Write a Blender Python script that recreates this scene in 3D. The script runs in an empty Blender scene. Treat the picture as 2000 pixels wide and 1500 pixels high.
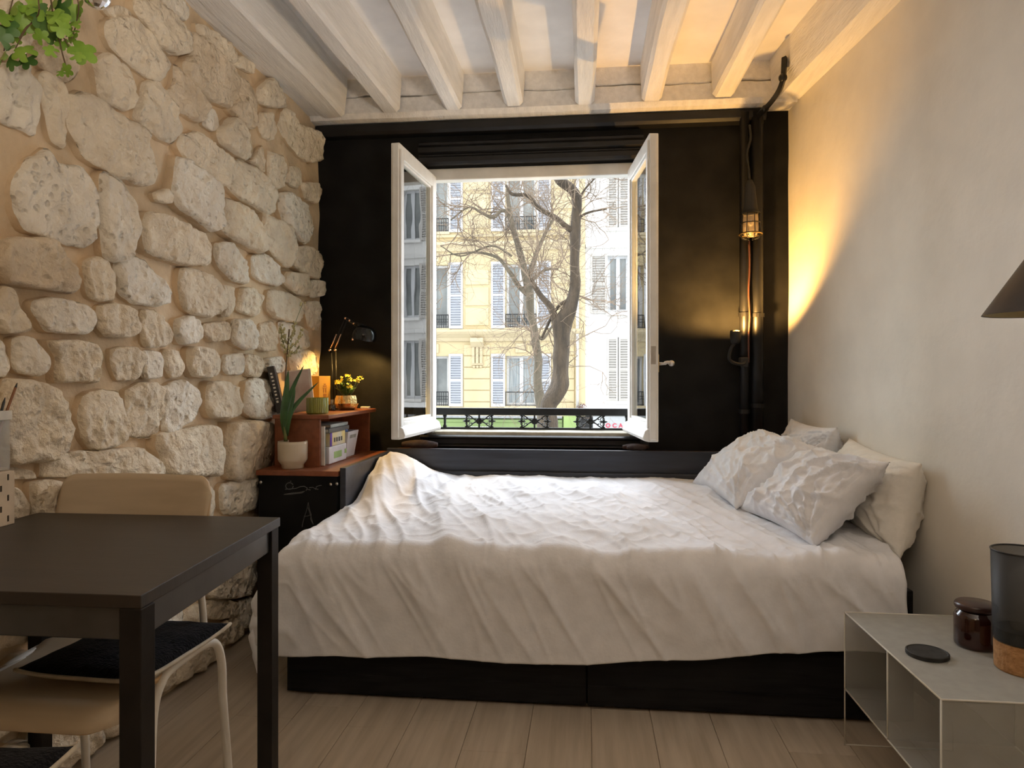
import bpy, bmesh, math, random
from mathutils import Vector, Matrix, noise

# ---------------------------------------------------------------- camera, sky, sun, added room fill lights, exposure
SC = bpy.context.scene
COL = SC.collection
PI = math.pi
FPX, VPX, HOR, EYE = 1350.0, 1145.0, 738.0, 1.10     # focal length in pixels, vanishing point, horizon row, eye height
YAW = math.atan((VPX - 1000) / FPX)
cd = bpy.data.cameras.new('camera'); cam = bpy.data.objects.new('camera', cd); COL.objects.link(cam)
cam.location = (0, 0, EYE); cam.rotation_euler = (PI / 2, 0, YAW)
cd.sensor_width = 36; cd.lens = 36 * FPX / 2000; cd.shift_y = (HOR - 750) / 2000.0
cd.clip_start = 0.02; cd.clip_end = 300
SC.camera = cam

w = bpy.data.worlds.new('overcast_sky'); SC.world = w; w.use_nodes = True
nt = w.node_tree; nt.nodes.clear()
bg = nt.nodes.new('ShaderNodeBackground'); out = nt.nodes.new('ShaderNodeOutputWorld')
bg.inputs[0].default_value = (0.92, 0.96, 1.0, 1); bg.inputs[1].default_value = 2.05
nt.links.new(bg.outputs[0], out.inputs[0])

def lamp(name, kind, loc, energy, color, rot=None, **kw):
    d = bpy.data.lights.new(name, kind); d.energy = energy; d.color = color
    for k, v in kw.items(): setattr(d, k, v)
    o = bpy.data.objects.new(name, d); COL.objects.link(o); o.location = loc
    if rot: o.rotation_euler = rot
    return o

# bright cloud cover above the roofs across the street, coming in through the window
_e, _a = math.radians(44), math.radians(-6)
_d = Vector((math.sin(_a) * math.cos(_e), math.cos(_a) * math.cos(_e), math.sin(_e)))
lamp('cloud_light', 'SUN', (0, 30, 30), 13.5, (0.84, 0.91, 1.0), _d.to_track_quat('Z', 'Y').to_euler(), angle=math.radians(130))
# added warm fill behind the camera, for the unseen room's lamplight
lamp('warm_fill_light', 'POINT', (-0.35, -0.45, 2.05), 9, (1.0, 0.74, 0.45), shadow_soft_size=0.22)

# added unseen spot behind the camera, filling ceiling and upper walls with light
lamp('upper_fill_light', 'SPOT', (0.95, -0.7, 1.15), 165, (1.0, 0.90, 0.79), Vector((.52, -.52, -.95)).to_track_quat('Z', 'Y').to_euler(), spot_size=math.radians(104), spot_blend=.9, shadow_soft_size=.15)

vs = SC.view_settings
vs.view_transform = 'Standard'; vs.look = 'None'; vs.gamma = 1; vs.exposure = 0.5; vs.use_curve_mapping = False
SC.cycles.use_denoising = True
SC.cycles.max_bounces = 10; SC.cycles.diffuse_bounces = 5; SC.cycles.glossy_bounces = 4
SC.cycles.transparent_max_bounces = 16; SC.cycles.caustics_reflective = False; SC.cycles.caustics_refractive = False
SC.cycles.sample_clamp_indirect = 6

# ---------------------------------------------------------------- measuring helpers (survey of the room from the photograph)
_c, _s = math.cos(YAW), math.sin(YAW)
def ray(u, v):
    X = (u - 1000) / FPX
    return Vector((X * _c - _s, X * _s + _c, -(v - HOR) / FPX))
def PY(u, v, y):
    r = ray(u, v); t = y / r.y; return Vector((r.x * t, y, EYE + r.z * t))
def PX(u, v, x):
    r = ray(u, v); t = x / r.x; return Vector((x, r.y * t, EYE + r.z * t))
def PZ(u, v, z):
    r = ray(u, v); t = (z - EYE) / r.z; return Vector((r.x * t, r.y * t, z))

YB = 3.65            # black wall
XL = -1.47           # stone wall
def XR(y): return 1.024 + 0.11 * (YB - y)     # plaster wall, slightly out of square
ZC = 2.665           # ceiling boards
ZB = 2.465           # underside of the beams
RND = random.Random(11)
def n3(x, y, z): return noise.noise(Vector((x, y, z)))
def fbm(x, y, z, o=3):
    a, s, r = 1.0, 0.0, 1.0
    for _ in range(o):
        s += a * noise.noise(Vector((x * r, y * r, z * r))); a *= .5; r *= 2.07
    return s

# ---------------------------------------------------------------- materials
MATS = {}
def M(name, col, rough=.6, var=.10, scale=14, stretch=(1, 1, 1), bump=0, bscale=60, metal=0, col2=None, trans=0, emit=None, spec=None, sheen=0, coat=0, alpha=None, detail=5, bdist=.01, pits=0, pscale=40):
    m = bpy.data.materials.new(name); m.use_nodes = True
    n = m.node_tree; p = n.nodes['Principled BSDF']; L = n.links.new
    p.inputs['Roughness'].default_value = rough; p.inputs['Metallic'].default_value = metal
    if spec is not None: p.inputs['Specular IOR Level'].default_value = spec
    tc = n.nodes.new('ShaderNodeTexCoord'); mp = n.nodes.new('ShaderNodeMapping'); mp.inputs['Scale'].default_value = stretch
    L(tc.outputs['Object'], mp.inputs[0])
    nz = n.nodes.new('ShaderNodeTexNoise'); nz.inputs['Scale'].default_value = scale; nz.inputs['Detail'].default_value = detail
    L(mp.outputs[0], nz.inputs['Vector'])
    rp = n.nodes.new('ShaderNodeValToRGB')
    c2 = col2 if col2 else tuple(max(0, c * (1 - 2 * var)) for c in col)
    c1 = col if col2 else tuple(min(1, c * (1 + var)) for c in col)
    rp.color_ramp.elements[0].position = .33; rp.color_ramp.elements[1].position = .67
    rp.color_ramp.elements[0].color = (*c2, 1); rp.color_ramp.elements[1].color = (*c1, 1)
    L(nz.outputs['Fac'], rp.inputs[0]); L(rp.outputs[0], p.inputs['Base Color'])
    if bump:
        nb = n.nodes.new('ShaderNodeTexNoise'); nb.inputs['Scale'].default_value = bscale; nb.inputs['Detail'].default_value = 6
        L(mp.outputs[0], nb.inputs['Vector'])
        h = nb.outputs['Fac']
        if pits:
            vo = n.nodes.new('ShaderNodeTexVoronoi'); vo.inputs['Scale'].default_value = pscale
            L(mp.outputs[0], vo.inputs['Vector'])
            mr = n.nodes.new('ShaderNodeMapRange'); mr.inputs[1].default_value = 0; mr.inputs[2].default_value = .35
            L(vo.outputs['Distance'], mr.inputs[0])
            ma = n.nodes.new('ShaderNodeMath'); ma.operation = 'MULTIPLY_ADD'; ma.inputs[1].default_value = pits
            L(mr.outputs[0], ma.inputs[0]); L(h, ma.inputs[2]); h = ma.outputs[0]
        b = n.nodes.new('ShaderNodeBump'); b.inputs['Strength'].default_value = bump; b.inputs['Distance'].default_value = bdist
        L(h, b.inputs['Height']); L(b.outputs[0], p.inputs['Normal'])
    if trans: p.inputs['Transmission Weight'].default_value = trans
    if sheen: p.inputs['Sheen Weight'].default_value = sheen
    if coat: p.inputs['Coat Weight'].default_value = coat
    if emit:
        p.inputs['Emission Color'].default_value = (*emit[0], 1); p.inputs['Emission Strength'].default_value = emit[1]
    if alpha is not None: p.inputs['Alpha'].default_value = alpha
    MATS[name] = m
    return m

M('white_plaster', (.80, .765, .70), .85, .03, 5, bump=.18, bscale=22)
M('rear_wall_clay', (.30, .25, .20), .9, .05, 3)
M('ceiling_white', (.90, .885, .88), .8, .03, 6, bump=.2, bscale=14)
M('timber_white', (.87, .85, .825), .65, .05, 6, (6, .6, 6), bump=.45, bscale=26)
M('wall_black', (.0125, .0123, .012), .75, .2, 8, bump=.15, bscale=30, spec=.15)
M('trim_black', (.011, .011, .012), .42, .2, 8, bump=.05, bscale=40, spec=.35)
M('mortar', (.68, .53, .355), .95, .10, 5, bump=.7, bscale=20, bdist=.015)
M('limestone_a', (.87, .765, .60), .9, .10, 11, bump=1.0, bscale=24, bdist=.03, pits=.25, pscale=30, col2=(.72, .62, .48))
M('limestone_b', (.89, .83, .72), .9, .10, 11, bump=1.0, bscale=20, bdist=.03, pits=.3, pscale=36, col2=(.76, .69, .58))
M('limestone_c', (.81, .69, .53), .9, .10, 11, bump=1.0, bscale=28, bdist=.03, pits=.2, pscale=24, col2=(.66, .54, .39))
M('floor_wood', (.53, .455, .365), .5, .1, 5, (7, .55, 1), bump=.08, bscale=30, col2=(.40, .335, .26))
M('floor_wood_b', (.50, .425, .335), .5, .1, 4, (9, .5, 1), bump=.08, bscale=30, col2=(.385, .32, .245))
M('floor_gap', (.30, .24, .18), .8)
M('window_white', (.80, .79, .745), .45, .05, 9, bump=.08, bscale=30)
M('sill_stone', (.62, .58, .47), .7, .1, 9, bump=.2)
M('sill_wood', (.30, .10, .045), .4, .2, 6, (.6, 6, 6))
M('bed_black', (.010, .010, .011), .55, .25, 10, (.6, 6, 6), bump=.06, bscale=30, spec=.15)
M('board_slate', (.030, .034, .046), .38, .2, 6, (.5, 6, 6), bump=.03)
M('chalkboard', (.010, .010, .010), .75, .25, 7, spec=.12)
M('chalk', (.13, .13, .13), .95)
M('metal_dark', (.03, .03, .03), .4, .2, metal=.6)
M('steel', (.55, .53, .50), .3, .1, metal=1)
M('brass', (.55, .38, .16), .3, .1, metal=1)
M('copper_rose', (.80, .52, .38), .22, .1, metal=1)
M('cherry_wood', (.27, .085, .035), .42, .2, 5, (6, .7, 6), bump=.05, col2=(.19, .055, .022))
M('cotton_white', (.765, .77, .80), .9, .03, 20, bump=.12, bscale=90, sheen=.15)
M('cotton_ivory', (.82, .79, .73), .9, .03, 20, bump=.12, bscale=90, sheen=.15)
M('sheet_white', (.82, .80, .78), .9, .03, 20)
M('table_top', (.030, .023, .018), .42, .3, 10, (.5, 7, 1), bump=.05, col2=(.020, .015, .012))
M('table_metal', (.012, .010, .009), .45, .2, bump=.03, spec=.25)
M('table_side', (.030, .030, .033), .30, .2, spec=.8)  # apron tone lifted bluish grey, standing in for the window's reflection
M('chair_ply', (.60, .48, .335), .5, .1, 5, (.7, 6, 6), col2=(.52, .41, .28))
M('chair_edge', (.56, .38, .19), .5, .1)
M('chair_tube', (.78, .74, .66), .35, .04)
M('cushion_black', (.009, .009, .012), 1.0, .3, 60, bump=.8, bscale=160, spec=.1, sheen=.06)
M('cushion_cream', (.66, .58, .45), .9, .08, 30, bump=.3)
M('pot_beige', (.60, .51, .38), .28, .05, 6, coat=.3)
M('soil', (.05, .035, .025), .95, .3, 40, bump=.8)
M('leaf_green', (.10, .22, .05), .45, .2, 10, col2=(.06, .14, .03))
M('leaf_bright', (.28, .46, .06), .45, .2, 14, col2=(.13, .26, .02))
M('leaf_dark', (.055, .14, .045), .4, .2, 10)
M('stem_brown', (.15, .10, .05), .7)
M('stem_green', (.16, .19, .06), .6)
M('dry_bloom', (.52, .47, .24), .8, .2, 30)
M('petal_yellow', (.88, .72, .06), .6, .08, 30)
M('gold_foil', (.83, .60, .28), .18, .1, metal=1, bump=.9, bscale=26)
M('green_glass', (.30, .30, .06), .15, .1, 6, coat=.5)
M('wax', (.72, .68, .50), .5)
M('box_orange', (.80, .40, .03), .6, .04)
M('box_print', (.42, .16, .02), .7)
M('card_pink', (.74, .64, .58), .7, .25, 12, col2=(.56, .40, .35))
M('card_edge', (.78, .70, .62), .6)
M('book_black', (.035, .03, .03), .5, .2)
M('book_dark', (.10, .09, .085), .5, .2)
M('book_grey', (.33, .33, .31), .5, .2)
M('page', (.72, .68, .60), .8, .1, 4, (1, 1, 90))
M('print_white', (.75, .73, .70), .7)
M('game_yellow', (.75, .58, .22), .5, .3, 9, col2=(.62, .60, .58))
M('game_purple', (.12, .05, .30), .5)
M('game_white', (.72, .70, .74), .45, .08, 12)
M('print_green', (.36, .52, .20), .6)
M('bin_white', (.66, .64, .68), .35, .05)
M('blue_plastic', (.07, .14, .45), .35)
M('mag_teal', (.16, .24, .24), .5)
M('perfume', (.03, .02, .015), .1, coat=.6)
M('rail_iron', (.018, .020, .022), .45, .2, metal=.3)
M('amber', (.030, .006, .004), .10, .2, coat=.4)
M('amber_lid', (.040, .014, .011), .35, .2, coat=.2)
M('coaster', (.018, .019, .018), .7, .3, 40, bump=.2)
M('cork', (.48, .26, .11), .9, .3, 60, bump=.6, bscale=90, col2=(.34, .17, .065))
M('shade_dark', (.035, .028, .025), .45, .3, 6)
M('shade_inside', (.36, .30, .15), .5, .05)
M('shelf_white', (.80, .77, .70), .5)
M('peg_cream', (.66, .54, .40), .6)
M('peg_hole', (.05, .035, .02), .9)
M('pencil_brown', (.28, .12, .05), .5)
M('pencil_black', (.02, .02, .02), .4)
M('mirror', (.85, .85, .88), .04, .02, metal=1)
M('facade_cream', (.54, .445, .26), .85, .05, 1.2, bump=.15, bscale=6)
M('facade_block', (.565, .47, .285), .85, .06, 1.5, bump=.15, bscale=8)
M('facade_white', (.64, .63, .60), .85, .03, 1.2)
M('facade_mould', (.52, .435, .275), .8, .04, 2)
M('shutter_grey', (.38, .40, .44), .6, .03, 3)
M('shutter_beige', (.44, .42, .385), .6, .03, 3)
M('frame_white', (.56, .57, .58), .5, .02)
M('glass_dark', (.10, .11, .11), .08, .3, .9, col2=(.26, .28, .27))
M('glass_curtain', (.36, .38, .37), .15, .2, 3, (9, 9, .5), col2=(.20, .24, .26))
M('shop_green', (.20, .28, .10), .6, .06, 2)
M('shop_green_light', (.30, .42, .14), .6, .04, 2)
M('shop_grey', (.30, .31, .32), .6)
M('sign_white', (.66, .69, .71), .5, .02)
M('sign_pink', (.75, .10, .16), .5)
M('asphalt', (.24, .24, .24), .9, .15, 3)
M('pavement', (.50, .49, .47), .9, .1, 3)
M('bark', (.095, .068, .042), .95, .2, 3, (4, 4, 1), bump=1.0, bscale=14, bdist=.04, col2=(.042, .032, .021))
M('bark_pale', (.145, .122, .085), .95, .2, 3, (4, 4, 1), bump=.8, bscale=14, bdist=.03, col2=(.085, .073, .05))
M('twig', (.19, .14, .095), .9, .2, 3)
M('shrub_dry', (.20, .12, .10), .9, .3, 8)
M('cable_brown', (.10, .035, .022), .5)
M('cloth_brown', (.055, .038, .034), .95, .2, 20, bump=.4)
M('rubber_black', (.014, .014, .014), .7)
M('bulb_glass', (.75, .62, .40), .1, .05)

def mesh_mat(name, col, keep, rough=.5):
    """finely perforated sheet: part of the light passes the holes, too fine to tell apart"""
    m = M(name, col, rough, .04, 30)
    n = m.node_tree; p = n.nodes['Principled BSDF']; o = n.nodes['Material Output']
    t = n.nodes.new('ShaderNodeBsdfTransparent'); x = n.nodes.new('ShaderNodeMixShader'); x.inputs[0].default_value = keep
    n.links.new(t.outputs[0], x.inputs[1]); n.links.new(p.outputs[0], x.inputs[2]); n.links.new(x.outputs[0], o.inputs[0])
mesh_mat('mesh_grey', (.42, .42, .39), .36)
mesh_mat('mesh_grey_top', (.42, .42, .39), .72)
mesh_mat('mesh_black', (.022, .024, .024), .52)
mesh_mat('mesh_edge', (.62, .60, .54), 1.0)
def glass_mat(name, tint, gloss, rough=.0, wave=0):
    """window glass: clear with a Fresnel reflection"""
    m = bpy.data.materials.new(name); m.use_nodes = True; n = m.node_tree; n.nodes.clear(); L = n.links.new
    o = n.nodes.new('ShaderNodeOutputMaterial'); x = n.nodes.new('ShaderNodeMixShader'); t = n.nodes.new('ShaderNodeBsdfTransparent')
    g = n.nodes.new('ShaderNodeBsdfGlossy'); f = n.nodes.new('ShaderNodeFresnel'); f.inputs[0].default_value = gloss
    t.inputs[0].default_value = (*tint, 1); g.inputs['Roughness'].default_value = rough
    if wave:
        tc = n.nodes.new('ShaderNodeTexCoord'); nz = n.nodes.new('ShaderNodeTexNoise'); nz.inputs['Scale'].default_value = 5; nz.inputs['Detail'].default_value = 1
        b = n.nodes.new('ShaderNodeBump'); b.inputs['Strength'].default_value = wave; b.inputs['Distance'].default_value = .01
        L(tc.outputs['Object'], nz.inputs[0]); L(nz.outputs[0], b.inputs['Height']); L(b.outputs[0], g.inputs['Normal'])
    ge = n.nodes.new('ShaderNodeNewGeometry'); k1 = n.nodes.new('ShaderNodeMath'); k1.operation = 'SUBTRACT'; k1.inputs[0].default_value = 1; L(ge.outputs['Backfacing'], k1.inputs[1])
    k2 = n.nodes.new('ShaderNodeMath'); k2.operation = 'MULTIPLY'; L(f.outputs[0], k2.inputs[0]); L(k1.outputs[0], k2.inputs[1])
    L(k2.outputs[0], x.inputs[0]); L(t.outputs[0], x.inputs[1]); L(g.outputs[0], x.inputs[2]); L(x.outputs[0], o.inputs[0])
    MATS[name] = m
glass_mat('window_glass', (.93, .97, .95), 3.3, 0, .03)
M('clear_plastic', (.70, .69, .65), .12, .03, alpha=.30)
M('lamp_black', (.011, .011, .012), .14, .1)
M('lamp_glass', (.62, .50, .34), .25, .05, alpha=.55)

# ---------------------------------------------------------------- mesh helpers
ORG = {}
def tag(o, label=None, cat=None, group=None, kind=None):
    if label: o['label'] = label
    if cat: o['category'] = cat
    if group: o['group'] = group
    if kind: o['kind'] = kind
    return o
def thing(name, label, cat, loc=(0, 0, 0), group=None):
    o = bpy.data.objects.new(name, None); COL.objects.link(o); o.location = loc; o.empty_display_size = .05
    ORG[o.name] = Vector(loc)
    return tag(o, label, cat, group)
def copy_tree(o, parent=None):
    c = o.copy(); COL.objects.link(c); c.parent = parent
    for ch in list(o.children): copy_tree(ch, c)
    return c

class MB:
    def __init__(s): s.v = []; s.f = []; s.mi = []; s.cur = 0
    def add(s, vs, fs):
        b = len(s.v); s.v += [Vector(p) for p in vs]
        for f in fs: s.f.append([b + i for i in f]); s.mi.append(s.cur)
        return s
    def box(s, x0, x1, y0, y1, z0, z1, M4=None):
        vs = [Vector((x, y, z)) for x in (x0, x1) for y in (y0, y1) for z in (z0, z1)]
        if M4 is not None: vs = [M4 @ p for p in vs]
        return s.add(vs, [(0, 1, 3, 2), (4, 6, 7, 5), (0, 4, 5, 1), (2, 3, 7, 6), (0, 2, 6, 4), (1, 5, 7, 3)])
    def quad(s, a, b, c, d): return s.add([a, b, c, d], [(0, 1, 2, 3)])
    def rings(s, rings, cap0=True, cap1=True, closed=False):
        n = len(rings[0]); vs = [p for r in rings for p in r]; fs = []
        m = len(rings)
        for i in range(m if closed else m - 1):
            j = (i + 1) % m
            for k in range(n):
                l = (k + 1) % n
                fs.append((i * n + k, i * n + l, j * n + l, j * n + k))
        if not closed:
            if cap0: fs.append(tuple(range(n))[::-1])
            if cap1: fs.append(tuple((m - 1) * n + k for k in range(n)))
        return s.add(vs, fs)
    def tube(s, pts, r, n=8, closed=False, flat=1.0):
        pts = [Vector(p) for p in pts]; m = len(pts)
        rr = r if isinstance(r, (list, tuple)) else [r] * m
        rings = []; up = None
        for i in range(m):
            if closed: d = pts[(i + 1) % m] - pts[i - 1]
            else: d = pts[min(i + 1, m - 1)] - pts[max(i - 1, 0)]
            if d.length < 1e-9: d = Vector((0, 0, 1))
            d.normalize()
            if up is None:
                up = Vector((0, 0, 1)) if abs(d.z) < .9 else Vector((0, 1, 0))
            a = up - d * up.dot(d)
            if a.length < 1e-6: a = Vector((1, 0, 0)) - d * d.x
            a.normalize(); up = a; b = d.cross(a)
            rings.append([pts[i] + (a * math.cos(2 * PI * k / n) + b * math.sin(2 * PI * k / n) * flat) * rr[i] for k in range(n)])
        return s.rings(rings, closed=closed)
    def lathe(s, prof, c=(0, 0, 0), n=32, ax=None, wob=None, cap=True):
        c = Vector(c); Q = Vector((0, 0, 1)).rotation_difference(Vector(ax)).to_matrix() if ax else Matrix.Identity(3)
        rings = []
        for r, z in prof:
            rings.append([c + Q @ Vector((r * (wob(k, n) if wob else 1) * math.cos(2 * PI * k / n), r * (wob(k, n) if wob else 1) * math.sin(2 * PI * k / n), z)) for k in range(n)])
        return s.rings(rings, cap, cap)
    def ball(s, c, r, n=12, m=8, sc=(1, 1, 1)):
        c = Vector(c); pr = [(max(1e-4, math.sin(PI * i / m)), -math.cos(PI * i / m)) for i in range(m + 1)]
        return s.rings([[c + Vector((a * r * sc[0] * math.cos(2 * PI * k / n), a * r * sc[1] * math.sin(2 * PI * k / n), b * r * sc[2])) for k in range(n)] for a, b in pr])
    def prism(s, poly, d):
        """extrude a 3-d polygon along vector d"""
        poly = [Vector(p) for p in poly]; d = Vector(d)
        return s.rings([poly, [p + d for p in poly]])
    def grid(s, fn, nu, nv, wrap=False):
        vs = [fn(i / (nu - 1), j / (nv - 1)) for i in range(nu) for j in range(nv)]
        return s.add(vs, [(i * nv + j, (i + 1) * nv + j, (i + 1) * nv + j + 1, i * nv + j + 1) for i in range(nu - 1) for j in range(nv - 1)])
    def xf(s, Mx):
        s.v = [Mx @ p for p in s.v]; return s
    def build(s, name, mat, parent=None, bevel=0, smooth=False, loc=None, fixn=True, seg=2, kind=None, subd=0):
        org = Vector((0, 0, 0))
        if parent is not None: org = ORG.get(parent.name, org)
        elif loc is not None: org = Vector(loc)
        me = bpy.data.meshes.new(name)
        me.from_pydata([p - org for p in s.v], [], s.f)
        mats = mat if isinstance(mat, (list, tuple)) else [mat]
        for k in mats: me.materials.append(MATS[k])
        for p, i in zip(me.polygons, s.mi): p.material_index = i
        if fixn:
            bm = bmesh.new(); bm.from_mesh(me); bmesh.ops.recalc_face_normals(bm, faces=bm.faces); bm.to_mesh(me); bm.free()
        if smooth:
            for p in me.polygons: p.use_smooth = True
        me.update()
        o = bpy.data.objects.new(name, me); COL.objects.link(o)
        ORG[o.name] = org
        if parent is not None: o.parent = parent
        else: o.location = org
        if bevel:
            b = o.modifiers.new('b', 'BEVEL'); b.width = bevel; b.segments = seg; b.limit_method = 'ANGLE'; b.angle_limit = math.radians(40)
        if subd:
            b = o.modifiers.new('s', 'SUBSURF'); b.levels = subd; b.render_levels = subd
        if kind: o['kind'] = kind
        return o
def smooth_angle(o, deg=35):
    me = o.data
    for p in me.polygons: p.use_smooth = True
    bm = bmesh.new(); bm.from_mesh(me)
    for e in bm.edges:
        if len(e.link_faces) == 2 and e.calc_face_angle(0) > math.radians(deg): e.smooth = False
    bm.to_mesh(me); bm.free(); return o
def BX(name, mat, parent, x0, x1, y0, y1, z0, z1, bevel=.003, **k):
    return MB().box(x0, x1, y0, y1, z0, z1).build(name, mat, parent, bevel=bevel, **k)
def bez(pts, n=8):
    """Catmull-Rom through points"""
    P = [Vector(p) for p in pts]; P = [P[0] * 2 - P[1]] + P + [P[-1] * 2 - P[-2]]; o = []
    for i in range(1, len(P) - 2):
        a, b, c, d = P[i - 1:i + 3]
        for k in range(n):
            t = k / n
            o.append(.5 * ((2 * b) + (c - a) * t + (2 * a - 5 * b + 4 * c - d) * t * t + (3 * b - a - 3 * c + d) * t ** 3))
    o.append(P[-2]); return o

# ================================================================ THE ROOM
# ---- floor: long planks towards the window
YN = -1.9            # rear wall
floor = MB().box(XL - .1, 1.75, YN, YB + .1, -.05, -.006).build('floor', 'floor_gap', kind='structure')
r = random.Random(3)
x = XL - .05; k = 0
while x < 1.62:
    wd = .192; y = YN - r.random() * 1.0
    while y < YB:
        ln = 1.22; y0, y1 = max(y, YN), min(y + ln, YB + .02)
        if y1 - y0 > .05:
            o = BX('plank', 'floor_wood' if r.random() < .55 else 'floor_wood_b', None, x + .0006, x + wd - .0006, y0 + .0006, y1 - .0006, -.012, 0, bevel=.0008, seg=1)
            o.parent = floor
        y += ln
    x += wd; k += 1

# ---- ceiling and its timbers
ceiling = MB().box(XL - .1, 1.8, YN, YB + .1, ZC, ZC + .08).build('ceiling', 'ceiling_white', kind='structure')
def joist(xc0, wtop, wbot, zb, slant=0.0, seed=0, y1=3.50, y0=YN, taper=.0):
    rr = random.Random(seed); rings = []; N = 26
    for i in range(N):
        t = i / (N - 1); y = y0 + (y1 - y0) * t
        xc = xc0 + slant * (y1 - y) + .008 * n3(seed * 3.1, y * 1.3, 0)
        w1 = wtop * (1 + .06 * n3(seed * 1.7, y * 1.5, 3)); w0 = wbot * (1 + .13 * n3(seed * 2.3, y * 2.1, 6))
        z0 = zb + .010 * n3(seed * 5.3, y * 1.7, 9); b = .014 + .012 * abs(n3(seed, y * 2.2, 12))
        if t > .985: z0 += taper
        rings.append([Vector((xc - w1 / 2, y, ZC + .01)), Vector((xc - w1 / 2, y, ZC - .05)), Vector((xc - w0 / 2, y, z0 + b)), Vector((xc - w0 / 2 + b, y, z0)),
                      Vector((xc + w0 / 2 - b, y, z0)), Vector((xc + w0 / 2, y, z0 + b)), Vector((xc + w1 / 2, y, ZC - .05)), Vector((xc + w1 / 2, y, ZC + .01))])
    o = MB().rings(rings).build('joist', 'timber_white', None); o.parent = ceiling; smooth_angle(o, 30)
    return o
#        u at the end, width
for i, (u, wt, wb, sl) in enumerate([(763, .115, .095, -.035), (885, .105, .088, -.01), (1005, .112, .098, 0.0), (1142, .105, .098, 0.004), (1271, .108, .096, .012), (1412, .112, .098, .02)]):
    p = PY(u, 205, 3.50); joist(p.x, wt, wb, ZB + .012 + .004 * (i % 3), sl, 20 + i)
joist(-1.315, .16, .135, ZB + .002, -.02, 41)
joist(-1.43, .16, .15, ZB + .008, -.0, 42)
# timber along the plaster wall, following its skew
rings = []
for i in range(30):
    t = i / 29; y = YN + (3.52 - YN) * t; xr = XR(y) + .03; b = .016 + .014 * abs(n3(7, y * 2, 1)); z0 = ZB + .004 + .012 * n3(3, y * 1.4, 5); w0 = .155 + .012 * n3(9, y * 1.8, 2)
    rings.append([Vector((xr, y, ZC + .01)), Vector((xr - w0 - .02, y, ZC + .01)), Vector((xr - w0 - .012, y, z0 + .07)), Vector((xr - w0 + b, y, z0)), Vector((xr, y, z0 - .004))])
o = MB().rings(rings).build('joist', 'timber_white', None); o.parent = ceiling; smooth_angle(o, 30)
# wall plate over the window, split by a long crack into an upper and a lower half
up, lo = [], []
for i in range(90):
    t = i / 89; xx = XL - .02 + (XR(3.55) + .02 - XL) * t
    zc = ZB + .105 + .010 * n3(xx * 3, 0, 0) + .006 * n3(xx * 11, 4, 0)
    g = max(.0006, .0045 * (n3(xx * 2.2, 7, 1) + .25)) + (.003 if -1.15 < xx < -.85 or xx > .72 else 0)
    yf = 3.515 + .006 * n3(xx * 2.5, 2, 8); zb = ZB - .004 + .006 * n3(xx * 2.1, 5, 3)
    up.append([Vector((xx, yf + .002, ZC + .01)), Vector((xx, yf, zc + g + .006)), Vector((xx, yf + .006, zc + g)), Vector((xx, YB + .05, zc + g)), Vector((xx, YB + .05, ZC + .01))])
    lo.append([Vector((xx, yf + .007, zc - g)), Vector((xx, yf, zc - g - .006)), Vector((xx, yf - .002, zb + .022)), Vector((xx, yf + .02, zb)), Vector((xx, YB + .05, zb)), Vector((xx, YB + .05, zc - g))])
for rg in (up, lo):
    o = MB().rings(rg).build('wall_plate', 'timber_white', None); o.parent = ceiling; smooth_angle(o, 30)

# ---- black wall with the window opening
WX0, WX1, WZ0, WZ1 = -.862, .268, .792, 2.232
yo = 3.93
wb = MB()
wb.box(XL - .15, WX0, YB, yo, -.02, ZC + .05); wb.box(WX1, 1.30, YB, yo, -.02, ZC + .05)
wb.box(WX0, WX1, YB, yo, -.02, WZ0); wb.box(WX0, WX1, YB, yo, WZ1, ZC + .05)
wall_back = wb.build('wall_back', 'wall_black', kind='structure')
def trimb(x0, x1, y0, y1, z0, z1, mat='trim_black', bevel=.004, name='trim_1'):
    o = BX(name, mat, None, x0, x1, y0, y1, z0, z1, bevel); o['kind'] = 'structure'; return o
def mould(name, profile, x0, x1, mat='trim_black'):
    """horizontal moulding: profile of (y, z) run from x0 to x1"""
    o = MB().rings([[Vector((x0, y, z)) for y, z in profile], [Vector((x1, y, z)) for y, z in profile]]).build(name, mat, None, bevel=.002); o['kind'] = 'structure'; return o
mould('trim_1', [(YB + .01, 2.235), (3.625, 2.237), (3.615, 2.25), (3.615, 2.275), (3.628, 2.283), (3.628, 2.292), (3.606, 2.302), (3.606, 2.325), (3.632, 2.345), (3.632, 2.36), (YB + .01, 2.372)], WX0 - .03, WX1 + .03)
mould('trim_2', [(YB + .01, 2.395), (3.60, 2.400), (3.585, 2.415), (3.585, 2.452), (3.60, 2.462), (YB + .01, 2.462)], XL + .02, .90)
# apron below the window
mould('trim_3', [(YB + .01, .795), (3.615, .795), (3.605, .789), (3.605, .782), (3.625, .774), (3.625, .752), (3.600, .744), (3.600, .737), (3.62, .731), (YB + .01, .731)], WX0 - .02, WX1 + .02)
# side casings
for xa, xb in ((WX0 - .055, WX0 - .006), (WX1 + .006, WX1 + .055)):
    trimb(xa, xb, 3.622, YB + .01, .735, 2.232, name='trim_4')

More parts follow.
